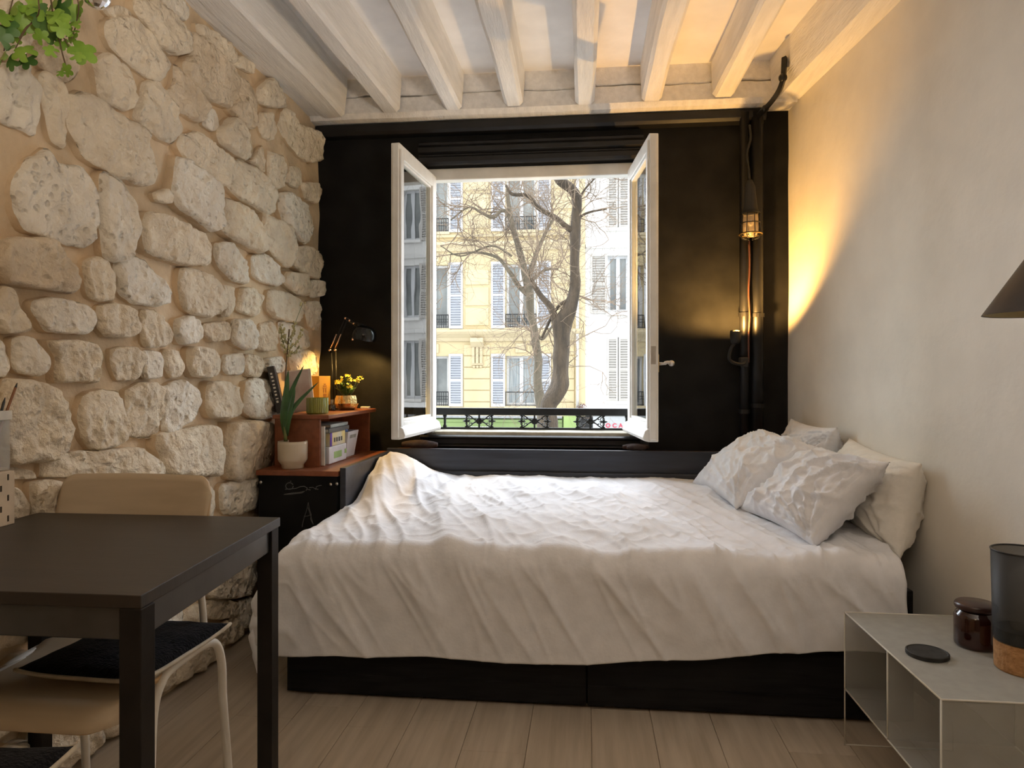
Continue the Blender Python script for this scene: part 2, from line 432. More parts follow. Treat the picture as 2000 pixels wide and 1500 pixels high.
# ---- plaster wall on the bed's head side (skew to the window wall)
def wr(u, v):
    y = YN + (YB + .02 - YN) * u; z = -.01 + (ZC + .02) * v
    return Vector((XR(y) + .006 * fbm(0, y * 1.4, z * 1.4) + .0, y, z))
mb = MB(); mb.grid(wr, 90, 44)
mb.box(XR(YN) + .02, XR(YN) + .06, YN, YN + .02, 0, ZC)
n_ = len(mb.v)
mb.prism([(XR(YN) + .03, YN, -.01), (XR(YB) + .03, YB + .1, -.01), (XR(YB) + .2, YB + .1, -.01), (XR(YN) + .2, YN, -.01)], (0, 0, ZC + .04))
o = mb.build('wall_right', 'white_plaster', kind='structure', smooth=False, fixn=False)
for p in o.data.polygons[:89 * 43]: p.use_smooth = True
# ---- rear wall behind the camera
BX('wall_front', 'rear_wall_clay', None, XL - .2, 1.85, YN - .12, YN, -.02, ZC + .04, 0, kind='structure')

# ---- rubble stone wall
def wl(u, v):
    y = YN + (YB + .015 - YN) * u; z = -.01 + (ZC + .02) * v
    return Vector((XL + .014 * fbm(5, y * 2.6, z * 2.6) + .006 * n3(1, y * 9, z * 9) + .016, y, z))
mb = MB(); mb.grid(wl, 300, 150)
wall_left = mb.build('wall_left', 'mortar', kind='structure', smooth=True, fixn=False)
o = BX('wall_left_core', 'mortar', None, XL - .25, XL - .04, YN, YB + .1, -.02, ZC + .05, 0); o.name = 'wall_core'; o.parent = wall_left

STONES = {  # outlines taken off the photograph, in the pixel grids of three enlarged views (factor 3.125; row offsets 0, 440, 880)
0: """650,130 760,100 870,170 960,290 990,400 940,500 850,450 760,370 680,300 645,220
810,0 920,0 1030,90 1110,200 1120,310 1060,340 960,290 870,160 810,80
960,-30 1080,-20 1150,60 1130,130 1040,80
1200,150 1290,190 1400,270 1450,340 1420,390 1310,330 1220,230
1160,200 1230,260 1330,350 1400,450 1410,570 1370,650 1270,610 1180,530 1110,440 1110,380 1160,300
550,370 620,330 720,390 770,470 780,600 740,670 640,630 585,580 570,450
860,510 930,500 1000,580 1080,700 1090,810 1040,880 970,850 880,780 800,720 830,620
1060,400 1140,470 1210,570 1240,660 1220,750 1130,710 1030,650 1010,570 1050,500
1410,460 1480,480 1540,560 1560,680 1530,780 1460,750 1380,670 1410,560
1560,540 1640,480 1710,560 1735,640 1650,660 1570,620
0,390 120,390 190,470 215,600 200,820 100,790 0,740 -60,500
240,470 330,450 390,570 400,750 390,900 310,860 270,700
400,590 520,580 640,660 760,730 860,790 890,930 925,1060 890,1130 760,1100 620,1030 500,960 430,830 400,700
1100,830 1190,810 1300,890 1390,960 1400,1080 1360,1135 1280,1100 1200,1030 1110,960 1080,900
1380,720 1460,760 1510,820 1525,920 1490,970 1400,930 1320,870 1310,800
1270,660 1310,690 1330,790 1290,800 1240,760 1250,690
1580,690 1640,690 1665,760 1650,850 1600,840 1570,760
1400,980 1500,1000 1600,1060 1670,1150 1670,1260 1630,1310 1540,1260 1430,1200 1385,1130
1060,960 1120,980 1220,1060 1310,1150 1310,1380 1260,1400 1160,1330 1060,1250 1035,1150 1050,1040
930,1180 1000,1150 1030,1190 1030,1240 950,1230
80,1080 150,970 270,920 330,1000 450,1020 510,1110 550,1250 575,1370 540,1480 440,1500 300,1460 150,1400 80,1310 60,1190
590,1080 680,1080 760,1150 795,1260 790,1420 750,1560 680,1600 610,1540 590,1400
870,1310 960,1310 1080,1370 1170,1430 1200,1510 1195,1610 1110,1620 1000,1590 880,1540 850,1450
1370,1210 1460,1250 1540,1320 1580,1430 1590,1490 1560,1540 1440,1480 1330,1400 1350,1300
1600,1310 1680,1340 1750,1400 1770,1500 1770,1580 1740,1630 1660,1560 1600,1480
1690,1190 1760,1180 1850,1260 1890,1360 1870,1460 1840,1490 1780,1430 1700,1340
1630,930 1700,960 1725,1040 1710,1140 1680,1150 1625,1080
1760,1010 1830,1030 1840,1110 1810,1150 1740,1110
1835,1120 1920,1120 1945,1180 1920,1240 1855,1210
1600,890 1615,980 1600,1050 1550,1010 1510,980 1560,920
180,180 300,150 440,200 480,300 480,430 420,500 330,460 240,400 190,300
640,60 720,30 790,60 800,110 700,115
1460,340 1530,390 1540,450 1480,430 1425,395
0,0 150,0 180,120 160,330 60,350 -40,330
1205,1430 1240,1420 1270,1500 1275,1600 1230,1620 1205,1520
1735,660 1810,760 1900,800 1930,900 1930,980 1850,980 1770,900 1690,770""",
440: """0,100 130,80 290,90 370,200 450,300 460,370 420,410 280,390 130,370 0,340 -60,220
500,220 590,190 650,230 680,370 680,450 590,460 530,440 510,330
700,240 790,190 880,220 960,320 1020,400 1010,470 920,490 800,470 720,420 690,320
1090,270 1180,270 1290,320 1330,400 1320,500 1260,555 1160,540 1090,490 1080,380
1310,110 1400,110 1490,220 1500,310 1480,360 1400,330 1320,250 1300,180
1345,370 1420,380 1430,460 1400,540 1350,550 1335,450
1540,190 1620,180 1690,270 1715,340 1680,370 1600,350 1540,310 1530,250
1460,390 1530,380 1590,430 1580,500 1550,555 1440,520 1450,450
1630,400 1740,410 1830,470 1840,540 1780,590 1680,570 1620,520
1740,285 1840,300 1870,350 1870,430 1800,420 1720,350
1800,135 1870,130 1940,180 1930,320 1870,310 1790,260 1775,190
0,380 40,380 100,500 170,580 170,640 0,650 -70,520
220,460 330,440 460,470 550,500 570,600 540,660 420,660 280,640 230,580 200,510
590,500 680,475 780,500 830,580 840,650 780,680 650,680 590,620
860,520 940,520 1020,600 1040,700 1000,740 880,740 850,640
1055,575 1150,555 1210,600 1220,680 1180,720 1080,720 1050,650
1240,600 1360,590 1390,640 1370,700 1290,710 1240,660
1400,585 1500,575 1560,640 1545,740 1480,760 1400,710
1590,600 1670,590 1680,680 1660,760 1580,760 1560,680
70,700 180,690 250,790 270,860 220,920 100,900 60,830
-80,690 0,690 40,740 50,850 0,930 -80,900
285,710 420,700 560,720 620,790 600,870 590,960 470,950 330,950 330,820
680,760 800,745 860,800 850,900 820,945 720,940 680,860
875,770 970,775 980,860 960,930 870,930
1000,765 1060,770 1110,860 1100,910 1040,930 1000,860
1140,745 1280,760 1320,820 1310,900 1260,930 1160,920 1130,830
1360,800 1460,780 1480,850 1470,910 1380,910 1355,870
1495,790 1580,800 1600,880 1560,930 1500,910
1615,820 1700,800 1740,850 1720,900 1620,890
1700,600 1780,600 1860,640 1880,720 1800,780 1720,760
1860,480 1930,470 1960,560 1940,640 1880,620
1880,340 1950,345 1960,430 1890,440
1760,790 1860,760 1920,800 1910,900 1830,930 1770,900
0,960 150,960 290,1000 360,1100 390,1230 360,1380 280,1430 100,1450 0,1440 -80,1200
500,1050 620,1010 710,1020 745,1130 750,1260 700,1340 560,1360 490,1290 470,1180
770,1020 880,960 960,990 970,1150 950,1270 880,1290 775,1280 765,1130
985,990 1100,950 1190,1000 1210,1090 1150,1180 1060,1260 980,1260 985,1100
1260,970 1360,950 1430,1000 1440,1090 1400,1170 1260,1170 1240,1080
1490,960 1600,940 1680,990 1690,1150 1560,1180 1480,1130
240,1450 370,1390 620,1370 820,1360 910,1430 930,1530 700,1545 400,1540 260,1530
935,1280 1100,1250 1230,1220 1310,1240 1320,1400 1310,1515 1200,1525 980,1515 960,1400
1375,1215 1500,1205 1640,1215 1670,1330 1640,1480 1560,1530 1440,1560 1370,1540 1360,1380
-80,1480 100,1480 200,1500 220,1545 100,1550 -80,1560""",
880: """1350,210 1500,165 1560,175 1570,280 1540,350 1440,390 1350,380 1330,290
1320,770 1450,700 1540,680 1555,770 1500,870 1400,900 1290,900 1230,870
1225,930 1330,900 1430,930 1440,1010 1330,1030 1220,1020
1450,930 1530,900 1560,1000 1500,1080 1450,1060
1090,1010 1190,930 1210,1020 1150,1120 1060,1110
-60,230 80,220 160,330 120,480 -40,480
180,200 330,190 400,300 380,460 200,470
420,210 640,195 700,330 680,470 430,470
720,200 900,190 930,330 900,480 720,480
960,200 1200,190 1290,270 1280,480 960,480
1330,470 1450,440 1560,460 1550,620 1440,650 1340,640""" }
def stone(poly, seed, depth=None):
    """one rough-hewn stone: poly = outline in (y, z) on the wall plane"""
    rr = random.Random(seed); n = len(poly)
    P = [Vector((a, b)) for a, b in poly]
    c = sum(P, Vector((0, 0))) / n
    per = sum((P[i] - P[i - 1]).length for i in range(n)); N = 56 if per > .4 else 36
    # even resampling of a gently smoothed outline
    Q = []
    for i in range(n):
        a, b, cc, d = P[i - 1], P[i], P[(i + 1) % n], P[(i + 2) % n]
        for k in range(10):
            t = k / 10; cr = .5 * ((2 * b) + (cc - a) * t + (2 * a - 5 * b + 4 * cc - d) * t * t + (3 * b - a - 3 * cc + d) * t ** 3)
            Q.append(cr * .55 + (b + (cc - b) * t) * .45)
    L = [0]
    for i in range(len(Q)): L.append(L[-1] + (Q[(i + 1) % len(Q)] - Q[i]).length)
    R = []; j = 0
    for k in range(N):
        s = L[-1] * k / N
        while L[j + 1] < s: j += 1
        R.append(Q[j].lerp(Q[(j + 1) % len(Q)], (s - L[j]) / max(1e-9, L[j + 1] - L[j])))
    size = math.sqrt(max(1e-6, abs(sum(P[i - 1].x * P[i].y - P[i].x * P[i - 1].y for i in range(n)) / 2)))
    dep = depth or min(.052, .020 + size * .15) * rr.uniform(.8, 1.25)
    ty, tz = rr.uniform(-.10, .10), rr.uniform(-.10, .10)
    prof = [(1.09, -.6), (1.07, .0), (1.045, .50), (1.03, .74), (1.0, .91), (.95, 1.0), (.84, 1.03), (.76, 1.04), (.67, 1.05), (.57, 1.06), (.46, 1.06), (.35, 1.07), (.24, 1.07), (.12, 1.07)]
    rings = []
    for sc, h in prof:
        ring = []
        for p in R:
            q = c + (p - c) * sc
            jag = 1 + (.07 * n3(q.x * 18, q.y * 18, seed * .7) + .04 * n3(q.x * 50, q.y * 50, seed * .7)) * (1 if sc > .8 else 0)
            q = c + (q - c) * jag
            x = dep * h
            if h > .5: x += (.014 * fbm(q.x * 7, q.y * 7, seed * 1.3, 2) - .020 * abs(n3(q.x * 19 + 3, q.y * 12 + q.x * 5, seed * 1.1)) + .010 * n3(q.x * 38, q.y * 28, seed) + .005 * n3(q.x * 70, q.y * 70, seed)) * min(1, size * 7) + ty * (q.x - c.x) + tz * (q.y - c.y)
            ring.append(Vector((XL + .012 + x, q.x, q.y)))
        rings.append(ring)
    mb = MB(); mb.rings(rings, cap0=False)
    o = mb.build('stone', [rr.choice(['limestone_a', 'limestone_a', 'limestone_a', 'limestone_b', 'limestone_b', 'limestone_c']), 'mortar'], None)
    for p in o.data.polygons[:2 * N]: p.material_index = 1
    smooth_angle(o, 65); o.parent = wall_left
    return o
sid = 0
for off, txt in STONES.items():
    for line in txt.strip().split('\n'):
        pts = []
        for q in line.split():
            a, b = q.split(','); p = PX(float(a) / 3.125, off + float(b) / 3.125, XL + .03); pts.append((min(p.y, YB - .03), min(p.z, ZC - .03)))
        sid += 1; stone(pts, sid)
def fill(y0, y1, z0, z1, seed, hw=(.17, .36)):
    global sid
    rr = random.Random(seed); y = y0
    while y < y1 - .05:
        wd = min(rr.uniform(*hw), y1 - y)
        if y1 - y - wd < .09: wd = y1 - y
        a, b, c, d = y + .014, y + wd - .014, z0 + .012, z1 - .012; j = lambda: rr.uniform(-.018, .018)
        pts = [(a + j(), c + j() + .01), ((a + b) / 2 + j(), c + j()), (b + j(), c + j() + .01), (b + j() + .006, (c + d) / 2), (b + j(), d + j() - .01), ((a + b) / 2, d + j()), (a + j(), d + j() - .01), (a + j() - .006, (c + d) / 2)]
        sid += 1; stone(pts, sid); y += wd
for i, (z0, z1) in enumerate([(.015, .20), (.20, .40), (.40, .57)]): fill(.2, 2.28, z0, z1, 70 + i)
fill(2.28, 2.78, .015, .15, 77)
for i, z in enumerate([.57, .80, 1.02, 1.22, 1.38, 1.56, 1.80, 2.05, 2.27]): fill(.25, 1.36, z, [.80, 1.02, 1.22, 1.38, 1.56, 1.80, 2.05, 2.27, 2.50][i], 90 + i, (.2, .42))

# ---- window: outer frame, two sashes folded into the room
win = thing('window_1', None, None, (0, 0, 0)); win['kind'] = 'structure'
yf0, yf1 = 3.662, 3.725
BX('frame_head', 'window_white', win, WX0 + .002, WX1 - .002, yf0, yf1, 2.165, 2.228, .006)
BX('frame_jamb', 'window_white', win, WX0 + .002, WX0 + .04, yf0, yf1, .80, 2.165, .006)
BX('frame_jamb', 'window_white', win, WX1 - .04, WX1 - .002, yf0, yf1, .80, 2.165, .006)
BX('frame_sill', 'sill_stone', win, WX0 + .002, WX1 - .002, yf0 + .01, yo + .03, .780, .812, .006)
def sash(hx, fx, hand):
    """sash from hinge (hx, 3.665) to free stile (fx, 3.115)"""
    a = Vector((hx, 3.672, 0)); b = Vector((fx, 3.112, 0)); L = (b - a).length; d = (b - a) / L
    nrm = Vector((-d.y, d.x, 0)); nrm = nrm if nrm.x * hand > 0 else -nrm       # towards the middle of the window
    Mx = Matrix(((d.x, nrm.x, 0, a.x), (d.y, nrm.y, 0, a.y), (0, 0, 1, 0), (0, 0, 0, 1)))
    z0, z1, th, st = .815, 2.185, .042, .062
    fr = MB()
    fr.box(0, st, -th / 2, th / 2, z0, z1, Mx); fr.box(L - st, L, -th / 2, th / 2, z0, z1, Mx)
    fr.box(st - .002, L - st + .002, -th / 2, th / 2, z1 - .065, z1, Mx); fr.box(st - .002, L - st + .002, -th / 2, th / 2, z0, z0 + .08, Mx)
    s = fr.build('sash', 'window_white', win, bevel=.004)
    bead = MB()
    for t0, t1, h0, h1 in ((st, st + .012, z0 + .08, z1 - .065), (L - st - .012, L - st, z0 + .08, z1 - .065), (st, L - st, z1 - .077, z1 - .065), (st, L - st, z0 + .08, z0 + .092)):
        bead.box(t0, t1, -.013, .013, h0, h1, Mx)
    bead.build('glazing_bead', 'window_white', s, bevel=.003)
    # rebate strip and weather bar on the outer face (which looks to the middle once the sash is open)
    wb = MB(); Pf = [(.02, .0), (.045, .006), (.05, .02), (.04, .05), (.02, .062)]
    wb.rings([[Mx @ Vector((t, y, z0 + z)) for y, z in Pf] for t in (.005, L + .004)]); wb.build('weather_bar', 'window_white', s, bevel=.003)
    rb = MB(); rb.box(L - .001, L + .016, -.008, .021, z0 + .01, z1 - .01, Mx); rb.box(L - .03, L + .002, .020, .030, z0 + .06, z1 - .03, Mx); rb.build('meeting_strip', 'window_white', s, bevel=.003)
    MB().box(st - .01, L - st + .01, -.002, .002, z0 + .075, z1 - .06, Mx).build('pane', 'window_glass', s, fixn=True)
    hg = MB()
    for z in (.95, 1.5, 2.05): hg.tube([Mx @ Vector((-.006, -.01, z - .035)), Mx @ Vector((-.006, -.01, z + .035))], .009, 8)
    hg.build('hinge', 'window_white', s, smooth=True)
    lk = MB(); lk.box(L - .004, L + .002, -.012, .012, 1.16, 1.24, Mx) if hand > 0 else lk.box(L + .015, L + .018, -.006, .016, 1.16, 1.24, Mx)
    lk.build('lock_plate', 'steel', s, bevel=.002)
    if hand < 0:        # espagnolette handle on the room face of this sash
        hb = MB(); hb.box(L - .045, L - .015, -th / 2 - .006, -th / 2, 1.125, 1.205, Mx); hb.build('handle_plate', 'brass', s, bevel=.002)
        q = [Mx @ Vector(p) for p in ((L - .03, -th / 2, 1.163), (L - .03, -.05, 1.163), (L - .032, -.058, 1.166), (L - .03, -.066, 1.17), (L - .03, -.085, 1.165))]
        hd = MB(); hd.tube(q, [.008, .006, .009, .007, .012], 10); hd.ball(q[-1], .014); hd.build('handle', 'steel', s, smooth=True)
sash(-.826, -.876, 1); sash(.236, .298, -1)

# pipes and iron of the black wall
pt = thing('riser_pipe', 'black painted riser pipe with brackets, nearer the window', 'pipe', (.795, 3.60, 0))
MB().tube([(.795, 3.60, .60), (.795, 3.60, 2.44)], .024, 16).build('pipe', 'trim_black', pt, smooth=True)
for z in (.92, 1.41): MB().tube([(.795, 3.60, z), (.795, 3.60, z + .02)], .029, 16).build('bracket', 'trim_black', pt)
BX('bracket', 'trim_black', pt, .785, .805, 3.60, 3.65, .93, .94)
p2 = thing('riser_pipe', 'thicker black painted riser pipe beside the plaster wall corner', 'pipe', (.86, 3.60, 0))
MB().tube([(.858, 3.602, .60), (.858, 3.602, 2.44)], .030, 16).build('pipe', 'trim_black', p2, smooth=True)
for z in (.95, 1.405): MB().tube([(.858, 3.602, z), (.858, 3.602, z + .02)], .035, 16).build('bracket', 'trim_black', p2)
st = thing('iron_strap', 'black iron strap bent around the timber end above the riser pipes', 'bracket', PY(1530, 115, 3.40))
q = bez([PY(1532, 112, 3.30), PY(1530, 150, 3.31), PY(1524, 172, 3.33), PY(1512, 192, 3.40), PY(1494, 213, 3.50), PY(1482, 224, 3.57)], 5)
MB().tube(q, .027, 4, flat=.5).build('strap', 'metal_dark', st, bevel=.002)
for p_, r_ in ((PY(1529, 152, 3.305), .020), (PY(1495, 212, 3.49), .018)): MB().ball(p_, r_, 10, 8).build('bolt', 'metal_dark', st, smooth=True)

# ================================================================ BED CORNER
bed = thing('bed_frame', 'low black storage bed frame with drawers under the white duvet', 'bed', (0, 2.31, 0))
BX('back_board', 'board_slate', bed, -1.03, 1.02, 3.500, 3.525, .10, .735, .003)
BX('end_board', 'board_slate', bed, -1.030, -1.004, 2.81, 3.499, .20, .722, .003)
BX('base', 'bed_black', bed, -1.035, 1.03, 2.325, 3.498, .05, .275, .003)
BX('plinth', 'bed_black', bed, -1.03, 1.025, 2.35, 3.49, .0, .06, .002)
BX('end_rail', 'bed_black', bed, 1.002, 1.03, 2.312, 3.498, .27, .425, .003)
BX('inner_ledge', 'board_slate', bed, -1.003, 1.0, 3.47, 3.50, .27, .625, .004)
for x0, x1 in ((-1.035, .0), (.004, 1.03)):
    d = BX('drawer', 'bed_black', bed, x0, x1, 2.308, 2.325, .012, .272, .002)
    BX('drawer_lip', 'bed_black', d, x0 + .002, x1 - .002, 2.3055, 2.3085, .075, .079, .0005)
sl = BX('window_shelf', 'sill_wood', None, -1.0, 1.0, 3.526, 3.598, .700, .728, .003, loc=(0, 3.56, .714))
tag(sl, 'narrow reddish wooden ledge between black bed board and window wall', 'shelf')

mt = thing('mattress', 'white mattress with a fitted sheet, showing at the pillow end under the duvet', 'mattress', (0, 2.9, .28))
def mattress_ring(z, g):
    pts = []
    x0, x1, y0, y1, rr = -.998 + g, 1.0 - g, 2.325 + g, 3.468 - g, .07
    for cx, cy, a0 in ((x1 - rr, y1 - rr, 0), (x0 + rr, y1 - rr, 90), (x0 + rr, y0 + rr, 180), (x1 - rr, y0 + rr, 270)):
        for k in range(7):
            a = math.radians(a0 + 15 * k); pts.append(Vector((cx + rr * math.cos(a), cy + rr * math.sin(a), z)))
    return pts
MB().rings([mattress_ring(z, g) for z, g in ((.276, .02), (.29, .004), (.33, 0), (.44, 0), (.475, .01), (.492, .035), (.496, .07))]).build('sheeted_body', 'sheet_white', mt, smooth=True)

# ---- duvet: a draped sheet, arc-lengths run over the foot end and over the front
def ridge(x, y, seed, p=3):
    return max(0.0, 1 - abs(n3(x, y, seed)) * 2.2) ** p
def sstep(a, b, x):
    t = min(1, max(0, (x - a) / (b - a))); return t * t * (3 - 2 * t)
NUa, NUb, NVa, NVb = 46, 260, 160, 76
def drop(o, R, flare, mx):
    q = R * PI / 2
    if o <= 0: return 0.0, 0.0
    if o < q: return R * math.sin(o / R), R * (1 - math.cos(o / R))
    return R + (o - q) * flare, R + (o - q) * math.sqrt(max(.05, 1 - flare * flare))
def duvet_point(i, j):
    # back to front
    yb, yf = 3.462, 2.335
    if j <= NVb_top: tb = j / NVb_top; y = yb + (yf - yb) * tb; ob = 0
    else: y = yf; ob = (j - NVb_top) / NVb
    lo = .455 * (1 - sstep(2.36, 2.84, y)) ** 1.5 + .012
    if i < NUa: oa = lo * (1 - i / NUa); ax = 0
    else: oa = 0; ax = (i - NUa) / NUb
    xl = -1.010 + .03 * sstep(2.7, 2.9, y); xr = 1.0 + .0 * y
    if y < 2.8: xr -= .012
    x = xl + (xr - xl) * ax
    front = .405 - .095 * sstep(-.6, 1.0, x) + .012 * math.sin(x * 3.1) + .010 * n3(x * 4, 3, 3) - .02 * math.exp(-((x + .15) / .3) ** 2) * -1
    obl = ob * front
    z0 = .522 + .075 * (y - yf) / (yb - yf)
    # quilting plumpness
    z0 += .018 * fbm(x * 1.7, y * 1.9, 2, 2)
    oa_, da = drop(oa, .06, .42, 1); oa_ -= .5 * max(0, oa - .24); ob_, db = drop(obl, .065, .03, 1)
    dz = (da ** 2.6 + db ** 2.6) ** (1 / 2.6) if da + db > 0 else 0
    X = x - oa_ * (1 + .25 * sstep(0, .3, db)); Y = y - ob_ * (1 - .6 * sstep(0, .3, da)); Z = z0 - dz * (1 - .12 * sstep(0, .2, min(da, db)))
    # bunched foot corner against the end board
    bx, by = (x + .90) / .14, (y - 3.33) / .20
    Z += .085 * math.exp(-bx * bx - by * by) * (1 if ax >= 0 else 0)
    Z += .05 * math.exp(-((x + .95) / .08) ** 2) * sstep(2.75, 3.1, y)
    # folds
    top = 1 - sstep(.0, .09, db)
    fx = .010 * ridge(x * 3.3 + y * .9, y * .55 + x * .25, 11, 3) * sstep(3.46, 3.2, y) if False else 0
    wv = .019 * ridge(x * 3.6 + y * 1.1, y * .8, 21, 3) + .013 * ridge(x * 6.5 + y * 2.6 + 3, y * 1.3, 31, 4) + .008 * ridge(x * 11 + y * 5 + 3, y * 2.6, 37, 4) + .005 * ridge(x * 5 - y * 9, y * 3.6 + x * 4, 39, 4)
    wv += .004 * fbm(x * 9, y * 9, 4, 3)
    gather = math.exp(-((x + .75) / .35) ** 2) * sstep(2.5, 3.2, y)
    wv += .010 * gather * math.sin(x * 46 + 8 * n3(x * 2, y * 2, 1))
    Z += wv * top * (1 - .65 * sstep(3.22, 3.44, y))
    s_ = db
    fold = .012 * ridge(x * 3.2 - s_ * 2.6, s_ * .9 + 2, 41, 4) + .009 * ridge(x * 6.8 - s_ * 4.5, s_ * 1.2, 51, 4) + .006 * ridge(x * 12 - s_ * 7.0, s_ * 2.2, 57, 4) + .006 * fbm(x * 5, s_ * 3, 6, 3)
    fold += .018 * n3(x * 2.6, s_ * 2, 8) * sstep(.05, .35, s_)
    Y -= fold * (1 - top) * (1 - .55 * sstep(.24, .36, s_))
    if da > .02: X -= (.020 * n3(y * 7, da * 4, 5) + .012 * math.sin(y * 26)) * sstep(0, .25, da); 
    # crest at the front edge where the plump rim turns over
    Z += .006 * math.sin(x * 7) * math.exp(-((y - yf) / .1) ** 2) * top
    return Vector((X, Y, Z))
NVb_top = NVa
mb = MB(); nI, nJ = NUa + NUb + 1, NVa + NVb + 1
mb.add([duvet_point(i, j) for i in range(nI) for j in range(nJ)], [(i * nJ + j, (i + 1) * nJ + j, (i + 1) * nJ + j + 1, i * nJ + j + 1) for i in range(nI - 1) for j in range(nJ - 1)])
dv = mb.build('duvet', 'cotton_white', None, smooth=True, loc=(0, 2.9, .5))
m_ = dv.modifiers.new('t', 'SOLIDIFY'); m_.thickness = .016; m_.offset = -1
tag(dv, 'rumpled white duvet spread over the bed and hanging down its front', 'duvet')

# ---- dark cloth bolsters wedged under the sashes on the ledge
def bolster(label, parts):
    t = thing('draught_bolster', label, 'bolster', parts[0][0])
    for a, b, r_ in parts:
        a, b = Vector(a), Vector(b); Q = [a.lerp(b, k / 10) for k in range(11)]
        MB().tube(Q, [r_ * max(.15, math.sin(PI * (.06 + .88 * k / 10))) ** .5 for k in range(11)], 14).build('roll', 'cloth_brown', t, smooth=True)
bolster('brown cloth roll wedged under the sash next to the desk lamp', [((-.965, 3.558, .752), (-.775, 3.562, .750), .023)])
bolster('pair of dark cloth rolls wedged under the sash nearer the pillows', [((.185, 3.580, .747), (.315, 3.575, .749), .017), ((.205, 3.545, .747), (.300, 3.543, .747), .017)])

# ---- pillows from their four corners
def pillow(name, label, c00, c10, c11, c01, thick, mat, seed, flange=.0, n=72, wr=1.0, loc=None, side=1):
    c00, c10, c11, c01 = map(Vector, (c00, c10, c11, c01))
    nrm = (c10 - c00).cross(c01 - c00).normalized() * side
    cen = (c00 + c10 + c11 + c01) / 4
    def pt(u, v, sgn):
        a, b = 2 * u - 1, 2 * v - 1
        # sides drawn in between the corners
        ua = u + (.5 - u) * .09 * (1 - b * b) * abs(a) ** 1.2; vb = v + (.5 - v) * .09 * (1 - a * a) * abs(b) ** 1.2
        p = (c00 * (1 - ua) + c10 * ua) * (1 - vb) + (c01 * (1 - ua) + c11 * ua) * vb
        e = (1 - abs(a) ** 2.6) * (1 - abs(b) ** 2.6)
        h = max(0, e) ** .55
        # creases running in from the corners
        th = math.atan2(b + .9, a + .9); th2 = math.atan2(b - .9, a + .9)
        edge = 1 - min(1, (1 - max(abs(a), abs(b))) * 1.6)
        w1 = n3(th * 9, math.hypot(a + 1, b + 1) * .9, seed) * math.exp(-math.hypot(a + .9, b + .9) * .9)
        w2 = n3(th2 * 9, math.hypot(a + 1, b - 1) * .9, seed + 3) * math.exp(-math.hypot(a + .9, b - .9) * 1.0)
        cr = ridge(a * 1.6 + b * .8 + seed, b * .9 - a * .4, seed + 5, 3)
        d = thick * .5 * h * (1 + .10 * fbm(a * 1.4, b * 1.4, seed + 9, 2)) + wr * (.034 * w1 + .030 * w2 + .020 * cr + .010 * ridge(a * 3.2 - b * 1.5 + seed, b * 2.2 + a, seed + 7, 4) + .005 * fbm(a * 6, b * 6, seed, 2)) * min(1, h * 1.6)
        fl = .006 * n3(a * 4, b * 4, seed + 2)
        return p + nrm * (sgn * max(.0015, d) + fl * edge)
    mb = MB()
    for sgn in (1, -1):
        mb.grid(lambda u, v: pt(u, v, sgn), n, n)
    o = mb.build(name, mat, None, smooth=True, loc=loc or cen)
    bm = bmesh.new(); bm.from_mesh(o.data); bmesh.ops.remove_doubles(bm, verts=bm.verts, dist=.0032); bmesh.ops.recalc_face_normals(bm, faces=bm.faces); bm.to_mesh(o.data); bm.free()
    for p in o.data.polygons: p.use_smooth = True
    tag(o, label, 'pillow', 'bed pillows')
    return o
# upright pair along the plaster wall
pillow('pillow', 'white pillow standing upright against the plaster wall, farther one by the black wall', (1.00, 2.98, .53), (.965, 3.43, .52), (.985, 3.47, .905), (1.035, 2.99, .895), .16, 'cotton_white', 2, wr=.8)
pillow('pillow', 'ivory pillow standing upright against the plaster wall above the side table end', (1.03, 2.40, .50), (1.02, 2.98, .52), (1.085, 3.0, .85), (1.11, 2.43, .815), .20, 'cotton_ivory', 5, wr=.6)
# leaning pair in front of them
pillow('pillow', 'crumpled white pillow leaning in the corner, half behind the creased front pillow', (.60, 2.86, .57), (.50, 3.36, .60), (.86, 3.40, .845), (.93, 2.88, .82), .17, 'cotton_white', 8, side=-1)
pillow('pillow', 'most creased white pillow at the front of the pile, nearest the side table', (.755, 2.39, .535), (.615, 2.90, .565), (.93, 2.86, .825), (.985, 2.37, .825), .17, 'cotton_white', 13, side=-1)

# ================================================================ CHEST WITH ITS HUTCH
CT = .708
ch = thing('chest', 'black chest with a chalk-scribbled side and reddish wooden top by the stone wall', 'chest', (-1.21, 3.2, 0))
BX('carcass', 'chalkboard', ch, -1.385, -1.036, 2.815, 3.60, 0, CT - .022, .003)
BX('top', 'cherry_wood', ch, -1.395, -1.034, 2.800, 3.62, CT - .022, CT, .003)
BX('chalkboard_side', 'chalkboard', ch, -1.385, -1.040, 2.806, 2.815, .02, CT - .022, .002)
yk = 2.8045
def chalk_line(pts, rad=.0018, name='chalk_drawing'):
    mb = MB()
    for pl in pts: mb.tube([PY(u, v, yk) for u, v in pl], rad, 5)
    return mb.build(name, 'chalk', ch)
S = 230 / 1816.0
def zz(*a): return [(490 + x * S, 900 + y * S) for x, y in a]
circ = zz(*[(595 + 58 * math.cos(t * .42), 390 + 52 * math.sin(t * .42)) for t in range(15)])
chalk_line([circ, zz((530, 440), (600, 435), (700, 425), (760, 400), (820, 392), (870, 420), (850, 460)), zz((510, 520), (620, 500), (740, 490), (830, 470), (790, 495), (620, 515), (510, 520)),
            zz((870, 440), (920, 450)), zz((900, 415), (960, 410), (1000, 440), (1010, 400), (1050, 385), (1090, 380)), zz((610, 320), (618, 312)), zz((990, 430), (1040, 440))])
